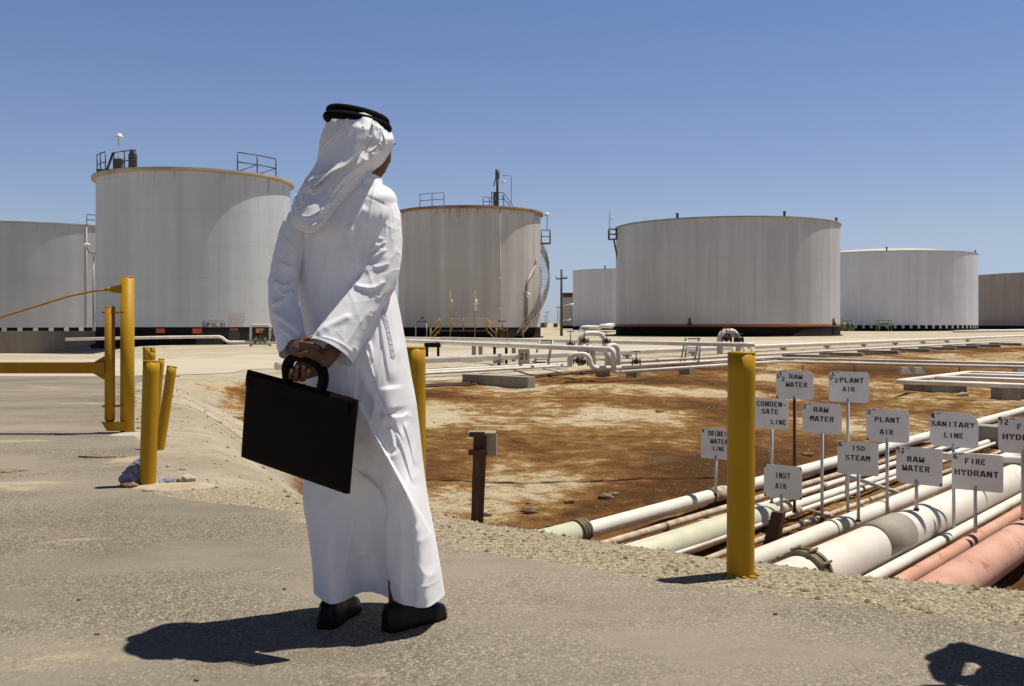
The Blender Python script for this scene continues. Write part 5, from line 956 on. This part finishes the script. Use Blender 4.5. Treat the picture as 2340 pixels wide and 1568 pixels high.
ROBE = [(408, 812, 868, [.02, 0, 0, 0, -.01, -.01, -.01, 0, .0]), (420, 800, 872, [.03, .02, .01, 0, 0, -.01, -.02, -.02, -.0]), (430, 770, 890, [.03, .01, -.01, -.02, -.03, -.03, -.03, -.02, 0]),
        (446, 735, 904, [.04, .01, -.02, -.035, -.045, -.05, -.05, -.035, 0]), (466, 705, 908, [.05, .01, -.025, -.045, -.055, -.06, -.06, -.04, 0]), (490, 686, 911, [.06, .01, -.03, -.05, -.065, -.07, -.07, -.05, 0]),
        (520, 674, 904, [.06, .015, -.03, -.06, -.07, -.075, -.07, -.05, 0]), (570, 672, 893, [.06, .02, -.03, -.055, -.07, -.07, -.065, -.04, .01]), (640, 677, 897, [.06, .02, -.02, -.04, -.055, -.06, -.06, -.035, .02]),
        (700, 685, 911, [.06, .02, -.015, -.035, -.05, -.06, -.06, -.04, .03]), (780, 694, 926, [.06, .01, -.03, -.06, -.08, -.09, -.085, -.05, .04]), (850, 699, 938, [.06, .0, -.045, -.075, -.09, -.10, -.095, -.055, .05]),
        (920, 700, 951, [.06, .0, -.05, -.075, -.085, -.095, -.085, -.04, .05]), (969, 698, 957, [.06, .0, -.045, -.07, -.08, -.10, -.085, -.03, .06]), (1067, 695, 968, [.06, .0, -.03, -.045, -.045, -.065, -.10, -.055, .07]),
        (1146, 692, 979, [.06, -.015, -.01, .01, .01, -.035, -.085, -.11, .06]), (1215, 702, 991, [.06, -.03, .0, .05, .05, -.02, -.06, -.10, .05]), (1300, 712, 1004, [.06, -.035, .01, .09, .10, -.01, -.055, -.085, .04]), (1386, 717, 1016, [.06, -.04, .02, .12, .105, .0, -.055, -.075, .04])]
RF = [  # folds of the robe: points (photo columns/rows in the figure's plane), width, height, kind
 ([(813, 915), (843, 969), (897, 1067), (941, 1146), (972, 1200), (1000, 1270), (1013, 1376)], 10, .020, 'Lo'), ([(804, 1067), (840, 1095), (868, 1121), (882, 1166), (876, 1215), (875, 1290), (877, 1335)], 6, .026, 'L'),
 ([(695, 1120), (703, 1170), (714, 1220), (730, 1275), (746, 1330)], 8, .012, 'r'), ([(908, 1130), (916, 1200), (918, 1290), (914, 1380)], 8, .014, 'ro'), ([(895, 1190), (897, 1280), (893, 1370)], 7, -.010, 'r'), ([(938, 1195), (950, 1290), (952, 1380)], 9, .012, 'Ro'),
 ([(760, 1120), (764, 1200), (760, 1290)], 18, .012, 'r'), ([(830, 770), (845, 830), (868, 900), (900, 960), (930, 1020)], 9, .012, 'R'), ([(824, 835), (832, 870), (850, 905), (872, 940)], 5, .014, 'L'), ([(838, 800), (846, 832), (856, 868)], 4, .012, 'L'), ([(843, 775), (850, 800), (853, 825)], 3.5, .009, 'L'),
 ([(870, 945), (895, 952), (922, 950), (934, 938)], 6, .010, 'L'), ([(895, 880), (900, 915), (905, 940)], 22, .012, 'r'), ([(905, 985), (925, 1040), (945, 1110)], 8, .012, 'R'), ([(890, 975), (898, 1005), (902, 1030)], 5, .010, 'r'), ([(920, 960), (936, 1010), (950, 1070)], 6, .010, 'R'),
 ([(744, 560), (750, 640), (757, 720), (764, 790)], 5, .0065, 'r'), ([(772, 555), (788, 640), (798, 720), (800, 770)], 6, .007, 'R'), ([(790, 500), (812, 580), (826, 640), (830, 690)], 5, .008, 'R'), ([(700, 575), (706, 650), (716, 720), (722, 770)], 10, .007, 'r'), ([(836, 505), (830, 560), (824, 620), (822, 660)], 6, .012, 'v'),
 ([(838, 470), (815, 500), (798, 540)], 8, .008, 'r'), ([(784, 525), (800, 560), (806, 600)], 8, .006, 'v'), ([(862, 690), (872, 760), (884, 830), (893, 880)], 7, .008, 'R'), ([(885, 640), (893, 700), (903, 760), (915, 830)], 8, .008, 'r'), ([(735, 830), (745, 900), (752, 980)], 14, .008, 'r'), ([(775, 860), (780, 930), (790, 1000)], 10, .008, 'r'),
 ([(808, 1000), (850, 1035), (880, 1080), (890, 1120)], 10, .010, 'R'), ([(712, 1325), (750, 1322), (800, 1290), (840, 1285), (875, 1288)], 3, .003, 'ro'), ([(876, 1330), (920, 1334), (965, 1336), (1012, 1340)], 3, .003, 'ro'), ([(830, 1140), (836, 1220), (838, 1300)], 9, .008, 'r'), ([(786, 430), (800, 440), (830, 446), (868, 462), (892, 478)], 2.2, .003, 'v')]
def robe_wr(PX, PY):
    a = 1 - np.abs(vn(PX * .035 + PY * .006, PY * .0065, 2)); b = vn(PX * .09, PY * .02, 5); c = 1 - np.abs(vn(PX * .016 - PY * .006, PY * .011, 9))
    return .005 * (a ** 4 - .3) + .0016 * b + .006 * (c ** 4 - .3) * sm(560, 760, PY)
V = VR = shell(ROBE, 190, 330, [.06, .10, .12, .13, .14, .14, .14, .14, .14, .15, .16, .17, .17, .18, .19, .20, .21, .22, .23], RF, .05, robe_wr)
rb = MB(); rb.grid(V, closed=True)
inner = V[-14:][::-1].copy(); cen = inner.mean(1, keepdims=True); inner = cen + (inner - cen) * np.array([.985, .985, 1]); inner[0] = V[-1]; rb.grid(inner, closed=True)      # turned-up hem
def sleeve(pts, rad, seed, nseg=96, nring=170, wamp=1.0, marks=()):
    P = np.array([Lp(*p) for p in pts]); t = np.linspace(0, 1, len(P)); q = np.linspace(0, 1, nring); path = np.stack([catmull(t, P[:, k], q) for k in range(3)], 1); r = catmull(t, np.array(rad), q)
    tg = np.gradient(path, axis=0); tg /= np.linalg.norm(tg, axis=1)[:, None]; cam_dir = np.array([0, -1.0, 0]); an = np.arange(nseg) * 2 * math.pi / nseg; V = np.zeros((nring, nseg, 3)); Nn = np.zeros_like(V)
    for i in range(nring):
        u = cam_dir - tg[i] * (tg[i] @ cam_dir); u /= np.linalg.norm(u); w = np.cross(tg[i], u); Nn[i] = np.outer(np.cos(an), u) + np.outer(np.sin(an), w); V[i] = path[i] + r[i] * Nn[i]
    PX = CX + V[:, :, 0] / V[:, :, 1] * F; PY = HZ - (V[:, :, 2] - H) * F / V[:, :, 1]
    front = sm(-.35, .25, np.cos(an))[None, :]
    A, Q = np.meshgrid(an, q); ca, sa = np.cos(A), np.sin(A); el = np.exp(-((Q - .5) / .2) ** 2) + .55 * np.exp(-((Q - .22) / .14) ** 2) + .35
    n1 = 1 - np.abs(vn(Q * 13 + sa * 1.1 + seed, ca * 1.2 + sa * .8, seed)); n2 = 1 - np.abs(vn(Q * 24 - sa * 2.1, ca * 1.8, seed + 4)); n3 = 1 - np.abs(vn(Q * 5, ca * 3 + sa * 2.2, seed + 7))
    endf = sm(1.0, .9, Q)
    dsp = wamp * endf * (el * (.0024 * (n1 ** 5 - .3) + .0012 * (n2 ** 4 - .3)) + .0032 * (n3 ** 3 - .35)) + folds(PX, PY, marks) * front
    V = V + Nn * dsp[:, :, None]; rb.grid(V, closed=True, flip=True)
    inn = path[-24:][::-1, None, :] + (V[-24:][::-1] - path[-24:][::-1, None, :]) * .965; inn[0] = V[-1]; rb.grid(inn, closed=True, flip=True)
    return path, r
RM = [([(806, 652), (828, 660), (856, 660), (884, 642)], 3.2, .008, 'R'), ([(843, 520), (862, 516), (884, 503)], 2.6, .0042, 'R'), ([(850, 536), (864, 542), (880, 546)], 2.6, .004, 'L'), ([(846, 570), (862, 566), (884, 554)], 2.6, .0046, 'R'), ([(848, 592), (866, 584), (886, 570)], 2.6, .0046, 'R'), ([(850, 612), (866, 612), (890, 604)], 3, .0045, 'R'), 
      ([(722, 770), (746, 750), (776, 734), (806, 720)], 7, .007, 'r'), ([(728, 768), (760, 776), (790, 792), (812, 812)], 2.5, .002, 'r')]
sleeve([(862, 462, .0), (874, 488, -.01), (878, 540, -.03), (876, 590, -.05), (866, 634, -.07), (838, 682, -.10), (806, 730, -.135), (776, 776, -.165), (757, 806, -.185)], [.050, .057, .060, .060, .062, .064, .069, .075, .079], 3, marks=RM)
LM = [([(626, 640), (650, 652), (678, 636)], 4, .007, 'L'), ([(620, 700), (645, 690), (676, 668)], 4, .008, 'R'), ([(622, 716), (650, 736), (692, 772)], 4.5, .009, 'R'), ([(632, 745), (658, 766), (690, 792)], 4, .006, 'R'), ([(640, 596), (660, 608), (678, 604)], 4, .006, 'L'), ([(630, 664), (652, 676), (674, 660)], 3.5, .005, 'R'), ([(650, 548), (664, 566), (676, 572)], 4, .005, 'R')]
sleeve([(690, 498, .03), (674, 528, .03), (661, 580, .01), (650, 632, -.01), (647, 685, -.04), (656, 735, -.075), (665, 775, -.11), (671, 806, -.13)], [.045, .050, .050, .049, .050, .050, .049, .048], 8, marks=LM)
rbo = rb.build('robe', M['cloth'], man)
vb = VR[:, :190]; vpx = CX + vb[..., 0] / vb[..., 1] * F; vpy = HZ - (vb[..., 2] - H) * F / vb[..., 1]
def robe_pt(px, py): k = np.argmin((vpx - px) ** 2 + (vpy - py) ** 2); return vb.reshape(-1, 3)[k]
tm = MB()       # ladder-stitched trim of the pocket slit on the sunlit side
for k in range(34):
    f_ = k / 33; x = 868 + 29 * f_ + 3 * math.sin(f_ * 3); y = 690 + 126 * f_; a, b = robe_pt(x - 3.5, y), robe_pt(x + 3.5, y + 1); o_ = np.array([.0012, -.0016, 0]); tm.tube([a + o_, (a + b) / 2 + 1.2 * o_, b + o_], .0011, 5)
for dx in (-4, 4): tm.tube([robe_pt(868 + 29 * f_ + 3 * math.sin(f_ * 3) + dx, 690 + 126 * f_) + np.array([.001, -.0012, 0]) for f_ in np.linspace(0, 1, 30)], .0012, 5)
tm.build('stitched_trim', M['thread'], man)
SCARF = [(258, 768, 868, [.06, .0, -.03, -.045, -.05, -.045, -.03, .0, .06]), (272, 751, 884, [.05, -.01, -.035, -.05, -.055, -.055, -.045, -.02, .05]), (290, 741, 888, [.06, -.005, -.04, -.055, -.06, -.06, -.05, -.03, .04]), (318, 731, 900, [.06, -.01, -.045, -.06, -.065, -.06, -.05, -.03, .04]),
         (345, 728, 890, [.06, -.01, -.045, -.06, -.065, -.06, -.05, -.03, .03]), (372, 722, 872, [.06, -.015, -.048, -.063, -.066, -.063, -.053, -.033, .02]), (392, 710, 849, [.05, -.02, -.05, -.066, -.069, -.066, -.055, -.035, .01]), (412, 695, 836, [.05, -.02, -.055, -.07, -.073, -.07, -.06, -.04, -.0]),
         (430, 683, 826, [.04, -.025, -.058, -.075, -.078, -.074, -.065, -.05, -.02]), (452, 673, 806, [.03, -.03, -.063, -.08, -.085, -.08, -.072, -.06, -.03]), (474, 667, 782, [.02, -.035, -.07, -.088, -.092, -.088, -.08, -.068, -.04]), (496, 665, 762, [.01, -.04, -.075, -.092, -.097, -.094, -.086, -.075, -.05]),
         (514, 672, 747, [.0, -.045, -.075, -.09, -.097, -.095, -.088, -.076, -.05]), (527, 686, 732, [-.02, -.045, -.07, -.078, -.085, -.085, -.078, -.07, -.05]), (534, 702, 716, [-.05, -.055, -.06, -.065, -.065, -.065, -.065, -.06, -.05])]
SF = [([(850, 272), (842, 290), (835, 309), (822, 341), (796, 373), (758, 391), (722, 416), (690, 445)], 8, .028, 'Lo'), ([(889, 318), (876, 340), (857, 354), (822, 378), (798, 396), (770, 424), (752, 448)], 8, .028, 'Lo'),
      ([(822, 384), (810, 408), (784, 420), (762, 438), (740, 470), (722, 500)], 6, .020, 'R'), ([(801, 266), (780, 296), (751, 326), (731, 354)], 5, .018, 'Lo'), ([(862, 282), (864, 305), (858, 326)], 3.5, .011, 'r'), ([(872, 285), (876, 306), (872, 328)], 3, .010, 'r'), ([(880, 290), (884, 308), (880, 325)], 2.5, .009, 'r'), ([(852, 278), (853, 300), (846, 320)], 3, .009, 'r'),
      ([(796, 290), (808, 300), (826, 312)], 5, .010, 'R'), ([(835, 287), (822, 293), (808, 296)], 4, .008, 'r'), ([(812, 330), (816, 345), (820, 350)], 5, .007, 'r'), ([(715, 395), (735, 388), (750, 378)], 5, .010, 'v'), ([(705, 404), (728, 400), (748, 392)], 4, .010, 'r'),
      ([(669, 458), (676, 492), (700, 508), (732, 490), (762, 466), (800, 452)], 7, .020, 'Ro'), ([(668, 486), (678, 518), (702, 530), (736, 508), (756, 482)], 6, .014, 'r'), ([(690, 432), (684, 462), (700, 482), (732, 458), (760, 436)], 6, .016, 'R'), ([(700, 410), (692, 440), (690, 468)], 5, .014, 'r'), ([(712, 402), (706, 428), (716, 444), (744, 424)], 5, .012, 'R'),
      ([(690, 425), (680, 455), (672, 480)], 4, .010, 'r'), ([(745, 300), (740, 330), (738, 350)], 5, .006, 'r'), ([(770, 275), (757, 300), (746, 330)], 5, .006, 'r'), ([(790, 420), (770, 444), (756, 470)], 4, .010, 'R'), ([(840, 360), (830, 388), (812, 410)], 6, .006, 'r')]
def scarf_wr(PX, PY):
    u = PX * .8 + PY * .6; w = -PX * .6 + PY * .8
    return .0030 * ((1 - np.abs(vn(u * .007, w * .045, 3))) ** 3 - .4) + .0008 * vn(PX * .08, PY * .08, 2)
V = shell(SCARF, 170, 230, [.16, .19, .20, .19, .18, .16, .14, .12, .10, .08, .07, .06, .05, .04, .02], SF, .05, scarf_wr)
sf = MB(); sf.grid(V, closed=True); n_ = V.shape[1]; b = sf.n; top = V[0].mean(0) + [0, 0, .012]; sf.add([top], []); sf.f += [(i, b, (i + 1) % n_) for i in range(n_)]; sf.m += [0] * n_; sf.s += [True] * n_

def scarf_y(px, py):      # depth of the scarf's visible face at a point of the figure's plane
    j = np.clip(np.interp(py, [r[0] for r in SCARF], np.arange(len(SCARF))), 0, len(SCARF) - 1); i = int(min(j, len(SCARF) - 2)); fr = j - i
    xl = SCARF[i][1] * (1 - fr) + SCARF[i + 1][1] * fr; xr = SCARF[i][2] * (1 - fr) + SCARF[i + 1][2] * fr; t = np.clip((px - xl) / max(xr - xl, 1), 0, 1); k = np.array(SCARF[i][3]) * (1 - fr) + np.array(SCARF[i + 1][3]) * fr
    return np.interp(t, np.linspace(0, 1, 9), k) - .05 * math.sqrt(max(1 - (2 * t - 1) ** 2, 0))
def flap(A, B, oa, ob_, bulge, nu=70, nv=22, seed=1, taper=(.12, .12)):   # a loose layer of the scarf: A is tucked, B is the free rolled edge
    a, b = smooth_line(A, nu), smooth_line(B, nu); V = np.zeros((nu, nv, 3)); u = np.linspace(0, 1, nu); fu = sm(0, taper[0], u) * sm(1, 1 - taper[1], u)
    for i in range(nu):
        for j, v in enumerate(np.linspace(0, 1, nv)):
            p = a[i] * (1 - v) + b[i] * v; lift = 1.45 * (oa * (1 - v) + ob_ * v ** 2.2) * (.25 + .75 * fu[i]) + bulge * math.sin(math.pi * v) * fu[i] + .0022 * fu[i] * vn(u[i] * 7 + seed, v * 3.5) + .004
            V[i, j] = Lp(p[0], p[1], scarf_y(p[0], p[1]) - lift)
    sf.grid(V); back = V + np.array([0, .0016, 0]); sf.grid(back, flip=True); sf.tube(V[:, -1] + np.array([0, .0012, 0]), .0022, 6)
flap([(893, 300), (901, 318), (886, 356), (873, 375), (846, 398), (820, 436), (786, 470)], [(872, 292), (880, 330), (860, 352), (826, 376), (800, 394), (772, 422), (745, 462)], .002, .020, .004, seed=2)
flap([(798, 272), (781, 296), (752, 328), (732, 356), (712, 392), (688, 428)], [(847, 282), (838, 308), (822, 340), (794, 374), (752, 396), (704, 440)], .001, .026, .006, seed=5)
flap([(712, 396), (704, 424), (712, 440), (742, 424), (784, 398)], [(676, 444), (684, 484), (704, 494), (738, 476), (788, 438)], .003, .020, .007, seed=9)
flap([(690, 446), (690, 476), (704, 484), (732, 466), (770, 440)], [(667, 470), (676, 508), (700, 522), (734, 502), (776, 462)], .008, .024, .006, seed=14)
flap([(858, 284), (856, 300), (846, 330), (824, 356)], [(868, 287), (870, 306), (862, 332), (838, 352)], .004, .014, .004, nu=40, nv=12, seed=20)
sf.build('headscarf', M['scarf'], man)
# black double head cord
def ring(cx, cy, y, rx, ry, tilt, r, name, side=0):
    c = Lp(cx, cy, y); an = np.linspace(0, 2 * math.pi, 97); ct, st = math.cos(R_(tilt)), math.sin(R_(tilt)); pts = []
    for a in an: x, yv = rx * math.cos(a), ry * math.sin(a); pts.append(c + [x * ct, yv, -x * st + side * .1 * yv])
    mb = MB(); mb.tube(pts, r, 14, caps=False); return mb
ob = ring(817, 281, .015, .1035, .113, 10, .0150, '').build('head_cord', M['cord'], man); ring(818, 266, .02, .095, .105, 11, .0150, '').build('upper_cord', M['cord'], ob)

# body: one continuous skin surface (head, neck, chest, arms, hands, legs), fused by a voxel remesh
bd = MB()
def head(mb, c, f, s_=1.0):
    f = np.array(f, float); f /= np.linalg.norm(f); side = np.cross(f, [0, 0, 1.0]); side /= np.linalg.norm(side); up = np.cross(side, f)
    th = np.linspace(0, math.pi, 61); ph = np.arange(90) * 2 * math.pi / 90; T, Pp = np.meshgrid(th, ph, indexing='ij')
    X = np.sin(T) * np.cos(Pp) * .096; Y = np.sin(T) * np.sin(Pp) * .076; Z = np.cos(T) * .118
    fr = np.clip(X / .096, 0, 1)
    lowf = sm(-.01, -.11, Z); Y = Y * (1 - .32 * lowf); X = np.where(X > 0, X * (1 - .02 * lowf) + .012 * lowf * fr, X * (1 - .35 * lowf))
    def gb(y0, z0, wy, wz, a): return a * np.exp(-((Y - y0) / wy) ** 2 - ((Z - z0) / wz) ** 2) * (fr > .2)
    X = X + gb(0, -.028, .010, .018, .020) + gb(0, -.012, .007, .025, .010) + gb(0, .028, .04, .010, .005) + gb(0, -.108, .018, .015, .010)
    for q in (-.032, .032): X = X + gb(q, .006, .014, .010, -.012) + gb(q * 1.2, -.03, .02, .018, .004)
    X = X + gb(0, -.060, .022, .004, .006) + gb(0, -.072, .02, .005, .006) - gb(0, -.066, .022, .002, .003)
    V = c + s_ * (X[..., None] * f + Y[..., None] * side + Z[..., None] * up); mb.grid(V, closed=True)
    for q in (-1, 1):
        e = c + s_ * (side * q * .075 - f * .008 - up * .012); mb.ball(e, (.02, .01, .032), 12, 8, ax=(f, side, up))
    return f, side, up
hc = Lp(836, 340, .06); hf, hs, hu = head(bd, hc, (.64, .77, -.02))
bd.cap_tube([Lp(822, 370, .05), Lp(824, 420, .04), Lp(812, 460, .04)], [.056, .056, .075]); bd.cap_tube([Lp(730, 490, .05), Lp(800, 475, .04), Lp(868, 485, .05)], [.045, .06, .045])
bd.cap_tube([Lp(795, 470, .05), Lp(790, 560, .05), Lp(795, 680, .05), Lp(805, 780, .05)], [.05, .05, .05, .06])
bd.cap_tube([Lp(862, 475, .02), Lp(876, 560, -.03), Lp(868, 632, -.07), Lp(806, 730, -.135), Lp(757, 806, -.185)], [.035, .034, .032, .030, .027]); bd.cap_tube([Lp(690, 500, .04), Lp(660, 585, .01), Lp(648, 680, -.04), Lp(671, 795, -.135)], [.03, .028, .028, .025])
for pts in ([Lp(770, 790, .06), Lp(755, 1080, .07), (-.62, 3.46, .40), (-.615, 3.43, .10), (-.615, 3.42, .05)], [Lp(840, 790, .06), Lp(880, 1080, .05), (-.40, 3.42, .40), (-.385, 3.40, .12), (-.385, 3.40, .05)]): bd.cap_tube(pts, [.06, .05, .045, .038, .036])
def finger(mb, pts, r0, r1): mb.cap_tube([Lp(*p) for p in pts], np.linspace(r0, r1, len(pts)), 12)
# right hand, palm to the camera, fingers hooked under the handle
bd.cap_tube([Lp(757, 806, -.185), Lp(738, 826, -.19), Lp(716, 838, -.185)], [.028, .029, .031]); bd.cap_tube([Lp(724, 830, -.19), Lp(706, 834, -.185), Lp(688, 838, -.18)], [.028, .027, .022]); bd.cap_tube([Lp(728, 842, -.18), Lp(708, 848, -.18), Lp(690, 852, -.175)], [.024, .024, .019])
for i, (x, yb, tip) in enumerate(((664, 862, 846), (677, 868, 836), (692, 868, 836), (704, 862, 846))):
    finger(bd, [(x + 6, 842, -.165), (x + 1, yb - 6, -.172), (x, yb, -.192), (x + 1, yb - 8, -.216), (x + 2, tip, -.222)], .0088, .0070)
finger(bd, [(735, 815, -.20), (718, 806, -.222), (700, 806, -.232), (686, 812, -.232)], .0135, .0095)
# left hand clasping the right one from above
bd.cap_tube([Lp(671, 792, -.14), Lp(676, 797, -.175), Lp(682, 800, -.20)], [.026, .030, .030]); bd.cap_tube([Lp(664, 800, -.185), Lp(670, 808, -.195), Lp(684, 810, -.20)], [.020, .024, .024])
for i, (y0, y1) in enumerate(((786, 790), (795, 800), (804, 809), (812, 817))):
    finger(bd, [(684, y0, -.212), (698, y0 - 1, -.226), (714, y1 - 2, -.230), (727 - 3 * i, y1 + 3, -.222), (733 - 4 * i, y1 + 6, -.206)], .0085, .0068)
finger(bd, [(676, 786, -.20), (690, 779, -.20), (704, 774, -.195), (715, 769, -.185)], .0125, .0085)
def fuse(mb, name, mat, parent, vox=.0045, it=3):
    o = mb.build(name, mat, parent); md = o.modifiers.new('fuse', 'REMESH'); md.mode = 'VOXEL'; md.voxel_size = vox; md.use_smooth_shade = True
    s2 = o.modifiers.new('smooth', 'SMOOTH'); s2.factor = .5; s2.iterations = it
    dg = bpy.context.evaluated_depsgraph_get(); dg.update(); me = bpy.data.meshes.new_from_object(o.evaluated_get(dg)); o.modifiers.clear(); old = o.data; o.data = me; bpy.data.meshes.remove(old); me.name = name
    if not me.materials: me.materials.append(mat)
    me.polygons.foreach_set('use_smooth', [True] * len(me.polygons)); return o
body = fuse(bd, 'body', M['skin'], man, .0030, 2)
for q in (-1, 1):
    mb = MB(); e = hc + hf * .080 + hs * q * .032 + hu * .006; mb.ball(e, .0115, 14, 10); mb.build('eye', M['eye'], body); mb = MB(); mb.box(hc + hf * .092 + hs * q * .033 + hu * .026, (.006, .030, .006), ax=(hf, hs, hu)); mb.build('eyebrow', M['hair'], body)
nm = MB()
for x, t_ in ((666, 846), (679, 837), (694, 837), (706, 846)): nm.ball(Lp(x, t_ + 1, -.2305), (.0055, .0025, .0075), 10, 6)
nm.build('fingernail', M['nail'], body)
# collar stand, shoes
mb = MB(); mb.tube([Lp(832, 424, .04), Lp(836, 404, .045)], [.066, .058], 40, caps=False); mb.build('collar', M['cloth'], man)
def shoe(c, ang, L=.268, W=.098, hgt=.085):
    f = np.array([math.sin(R_(ang)), math.cos(R_(ang)), 0]); s_ = np.array([f[1], -f[0], 0]); c = np.array(c, float); S = np.linspace(0, 1, 34)
    wd = W / 2 * np.interp(S, [0, .04, .15, .45, .7, .88, .97, 1], [.35, .62, .76, .74, 1.0, .86, .45, .15]); ht = hgt * np.interp(S, [0, .04, .15, .35, .55, .75, .92, 1], [.75, .95, 1.0, .95, .80, .62, .46, .26]); an = np.linspace(0, math.pi, 17); V = []
    for k, t in enumerate(S):
        V.append([c + f * (t * L) + s_ * (wd[k] * math.copysign(abs(math.cos(a)) ** .6, math.cos(a))) + np.array([0, 0, .018 + ht[k] * abs(math.sin(a)) ** .75]) for a in an])
    mb = MB(); mb.grid(np.array(V)); mb.add(V[0], [tuple(range(17))]); so = MB(); pts = [c + f * (t * L * 1.0) + s_ * (wd[k] * 1.07) for k, t in enumerate(S)] + [c + f * (t * L) - s_ * (wd[k] * 1.07) for k, t in list(enumerate(S))[::-1]]
    so.poly([p + np.array([0, 0, .002]) for p in pts], (0, 0, 1), .018); return mb, so
for c, a in (((-.425, 3.325, 0), 44), ((-.632, 3.35, 0), 12)):
    up_, so_ = shoe(c, a); s2 = up_.build('shoe', M['shoe'], man); so_.build('sole', M['leather'], s2)

# ------------------------------------------------------------------ briefcase hanging from the hand
def bag_pt(u, v):      # u right, v down on the case front
    dl, dr = 3.31, 3.10; d_ = dl + (dr - dl) * u; px = (566 + 248 * u) * (1 - v) + (553 + 242 * u) * v; py = (847 + 67 * u) * (1 - v) + (1044 + 85 * u) * v
    return PD(px, py, d_)
bc = (bag_pt(0, 0) + bag_pt(1, 0) + bag_pt(0, 1) + bag_pt(1, 1)) / 4; bag = thing('briefcase', bc, 'slim black briefcase with strap handles held behind the man', 'briefcase')
nrm = np.cross(bag_pt(1, 0) - bag_pt(0, 0), bag_pt(0, 1) - bag_pt(0, 0)); nrm /= np.linalg.norm(nrm); nrm = nrm if nrm[1] > 0 else -nrm     # points away from the camera
U, Vv = np.meshgrid(np.linspace(0, 1, 40), np.linspace(0, 1, 34)); Fp = np.array([[bag_pt(u, v) for u, v in zip(a, b)] for a, b in zip(U, Vv)])
bul = (np.sin(math.pi * U) * np.sin(math.pi * Vv)) ** .6 * .010 + .0015 * vn(U * 5, Vv * 4); edge = np.minimum(np.minimum(U, 1 - U) * .42, np.minimum(Vv, 1 - Vv) * .3); rnd = .006 * (1 - sm(0, .010, edge))
fr = Fp - nrm * (.010 + bul - rnd)[..., None]; bk = Fp + nrm * (.018 + bul - rnd)[..., None]
mb = MB(); mb.grid(fr, flip=True); mb.grid(bk)
for A, B in ((fr[0], bk[0]), (bk[-1], fr[-1]), (bk[:, 0], fr[:, 0]), (fr[:, -1], bk[:, -1])):
    mb.grid(np.array([A, B]))
mb.build('case', M['leather'], bag)
mb = MB(); ed = [bag_pt(u, v) for u, v in ((0, 0), (1, 0), (1, 1), (0, 1), (0, 0))]; ed = [p + nrm * .004 for p in ed]; mb.tube(fillet(ed, .015, 4), .0035, 8); mb.build('piping', M['leather'], bag)
mb = MB(); mb.grid(np.array([[bag_pt(u, v) - nrm * .0225 for u in np.linspace(.03, .97, 20)] for v in (.03, .16)]), flip=True); mb.build('top_band', M['leather'], bag)
def strap(off, name):
    k = nrm * off; pts = [bag_pt(.345, .22) - nrm * .014 + k, bag_pt(.36, .0) - nrm * .006 + k, Lp(650, 842, -.225) + k, Lp(655, 822, -.22) + k, Lp(676, 815, -.218) + k, Lp(708, 824, -.218) + k, Lp(731, 842, -.23) + k, Lp(735, 868, -.25) + k, bag_pt(.665, .0) - nrm * .006 + k, bag_pt(.655, .22) - nrm * .014 + k]
    P = fillet(pts, .03, 6); m_ = MB(); m_.tube(P, .0105, 12, squash=.42, up=(0, 0, 1) if 0 else None); return m_.build(name, M['leather'], bag)
strap(0, 'handle'); strap(.024, 'handle')
# ------------------------------------------------------------------ the other person, whose shadow falls across the bottom right corner
op = np.array([1.93, 3.0, 0.0]); other = thing('person', op, 'second person just beyond the right edge, known by the shadow at the lower right corner', 'person')
q = lambda x, y, z: op + np.array([x, y, z]); ob_ = MB(); head(ob_, q(0, -.02, 1.50), (-.3, -.95, -.05), 1.0)
ob_.cap_tube([q(0, .02, 1.46), q(0, .02, 1.32)], [.055, .065]); ob_.cap_tube([q(-.15, .02, 1.28), q(.15, .02, 1.28)], [.06, .06]); ob_.cap_tube([q(0, .02, 1.26), q(0, .02, .95)], [.12, .12])
for s_, y_ in ((-1, -.12), (1, .10)):
    ob_.cap_tube([q(.02 * s_, .17 * s_, 1.28), q(-.10, .31 * s_, 1.20), q(-.16, .19 * s_ - .04, 1.40), q(-.16, .12 * s_ - .05, 1.50)], [.06, .055, .05, .04])
    for k in range(4): ob_.cap_tube([q(-.16, .10 * s_ - .05, 1.49 + .016 * k), q(-.17, .05 * s_ - .05, 1.50 + .016 * k), q(-.18, .02 * s_ - .06, 1.50 + .016 * k)], [.010, .009, .008], 8)
    ob_.cap_tube([q(-.16, .11 * s_ - .05, 1.47), q(-.15, .06 * s_ - .05, 1.455)], [.011, .009], 8)
    ob_.cap_tube([q(0, .09 * s_, .92), q(-.02, .10 * s_, .5), q(0, .10 * s_, .08), q(-.10, .10 * s_, .04)], [.09, .065, .045, .035])
fuse(ob_, 'body', M['skin'], other, .008)
sh = MB(); sh.cap_tube([q(0, .02, 1.27), q(0, .02, 1.0), q(0, .02, .85)], [.155, .155, .16], 24); sh.cap_tube([q(0, -.14, 1.28), q(0, .18, 1.28)], [.085, .085], 18)
for s_ in (-1, 1): sh.cap_tube([q(.02 * s_, .17 * s_, 1.28), q(-.09, .30 * s_, 1.20), q(-.14, .22 * s_, 1.36)], [.08, .078, .06], 18)
fuse(sh, 'shirt', M['sign'], other, .012)
tr_ = MB()
for s_ in (-1, 1): tr_.cap_tube([q(0, .07 * s_, .92), q(-.02, .10 * s_, .5), q(0, .10 * s_, .12)], [.12, .09, .075], 18)
fuse(tr_, 'trousers', M['dark_cloth'], other, .012)
mb = MB(); mb.box(q(-.20, -.05, 1.53), (.09, .15, .10)); mb.tube([q(-.24, -.05, 1.53), q(-.33, -.07, 1.52)], .035, 20); cam_o = mb.build('camera', M['cord']); cam_o['label'] = 'camera held up by the second person beyond the right edge'; cam_o['category'] = 'camera'
for s_ in (-1, 1):
    up_, so_ = shoe(q(.07, .10 * s_, 0), 262); s2 = up_.build('shoe', M['shoe'], other); so_.build('sole', M['leather'], s2)
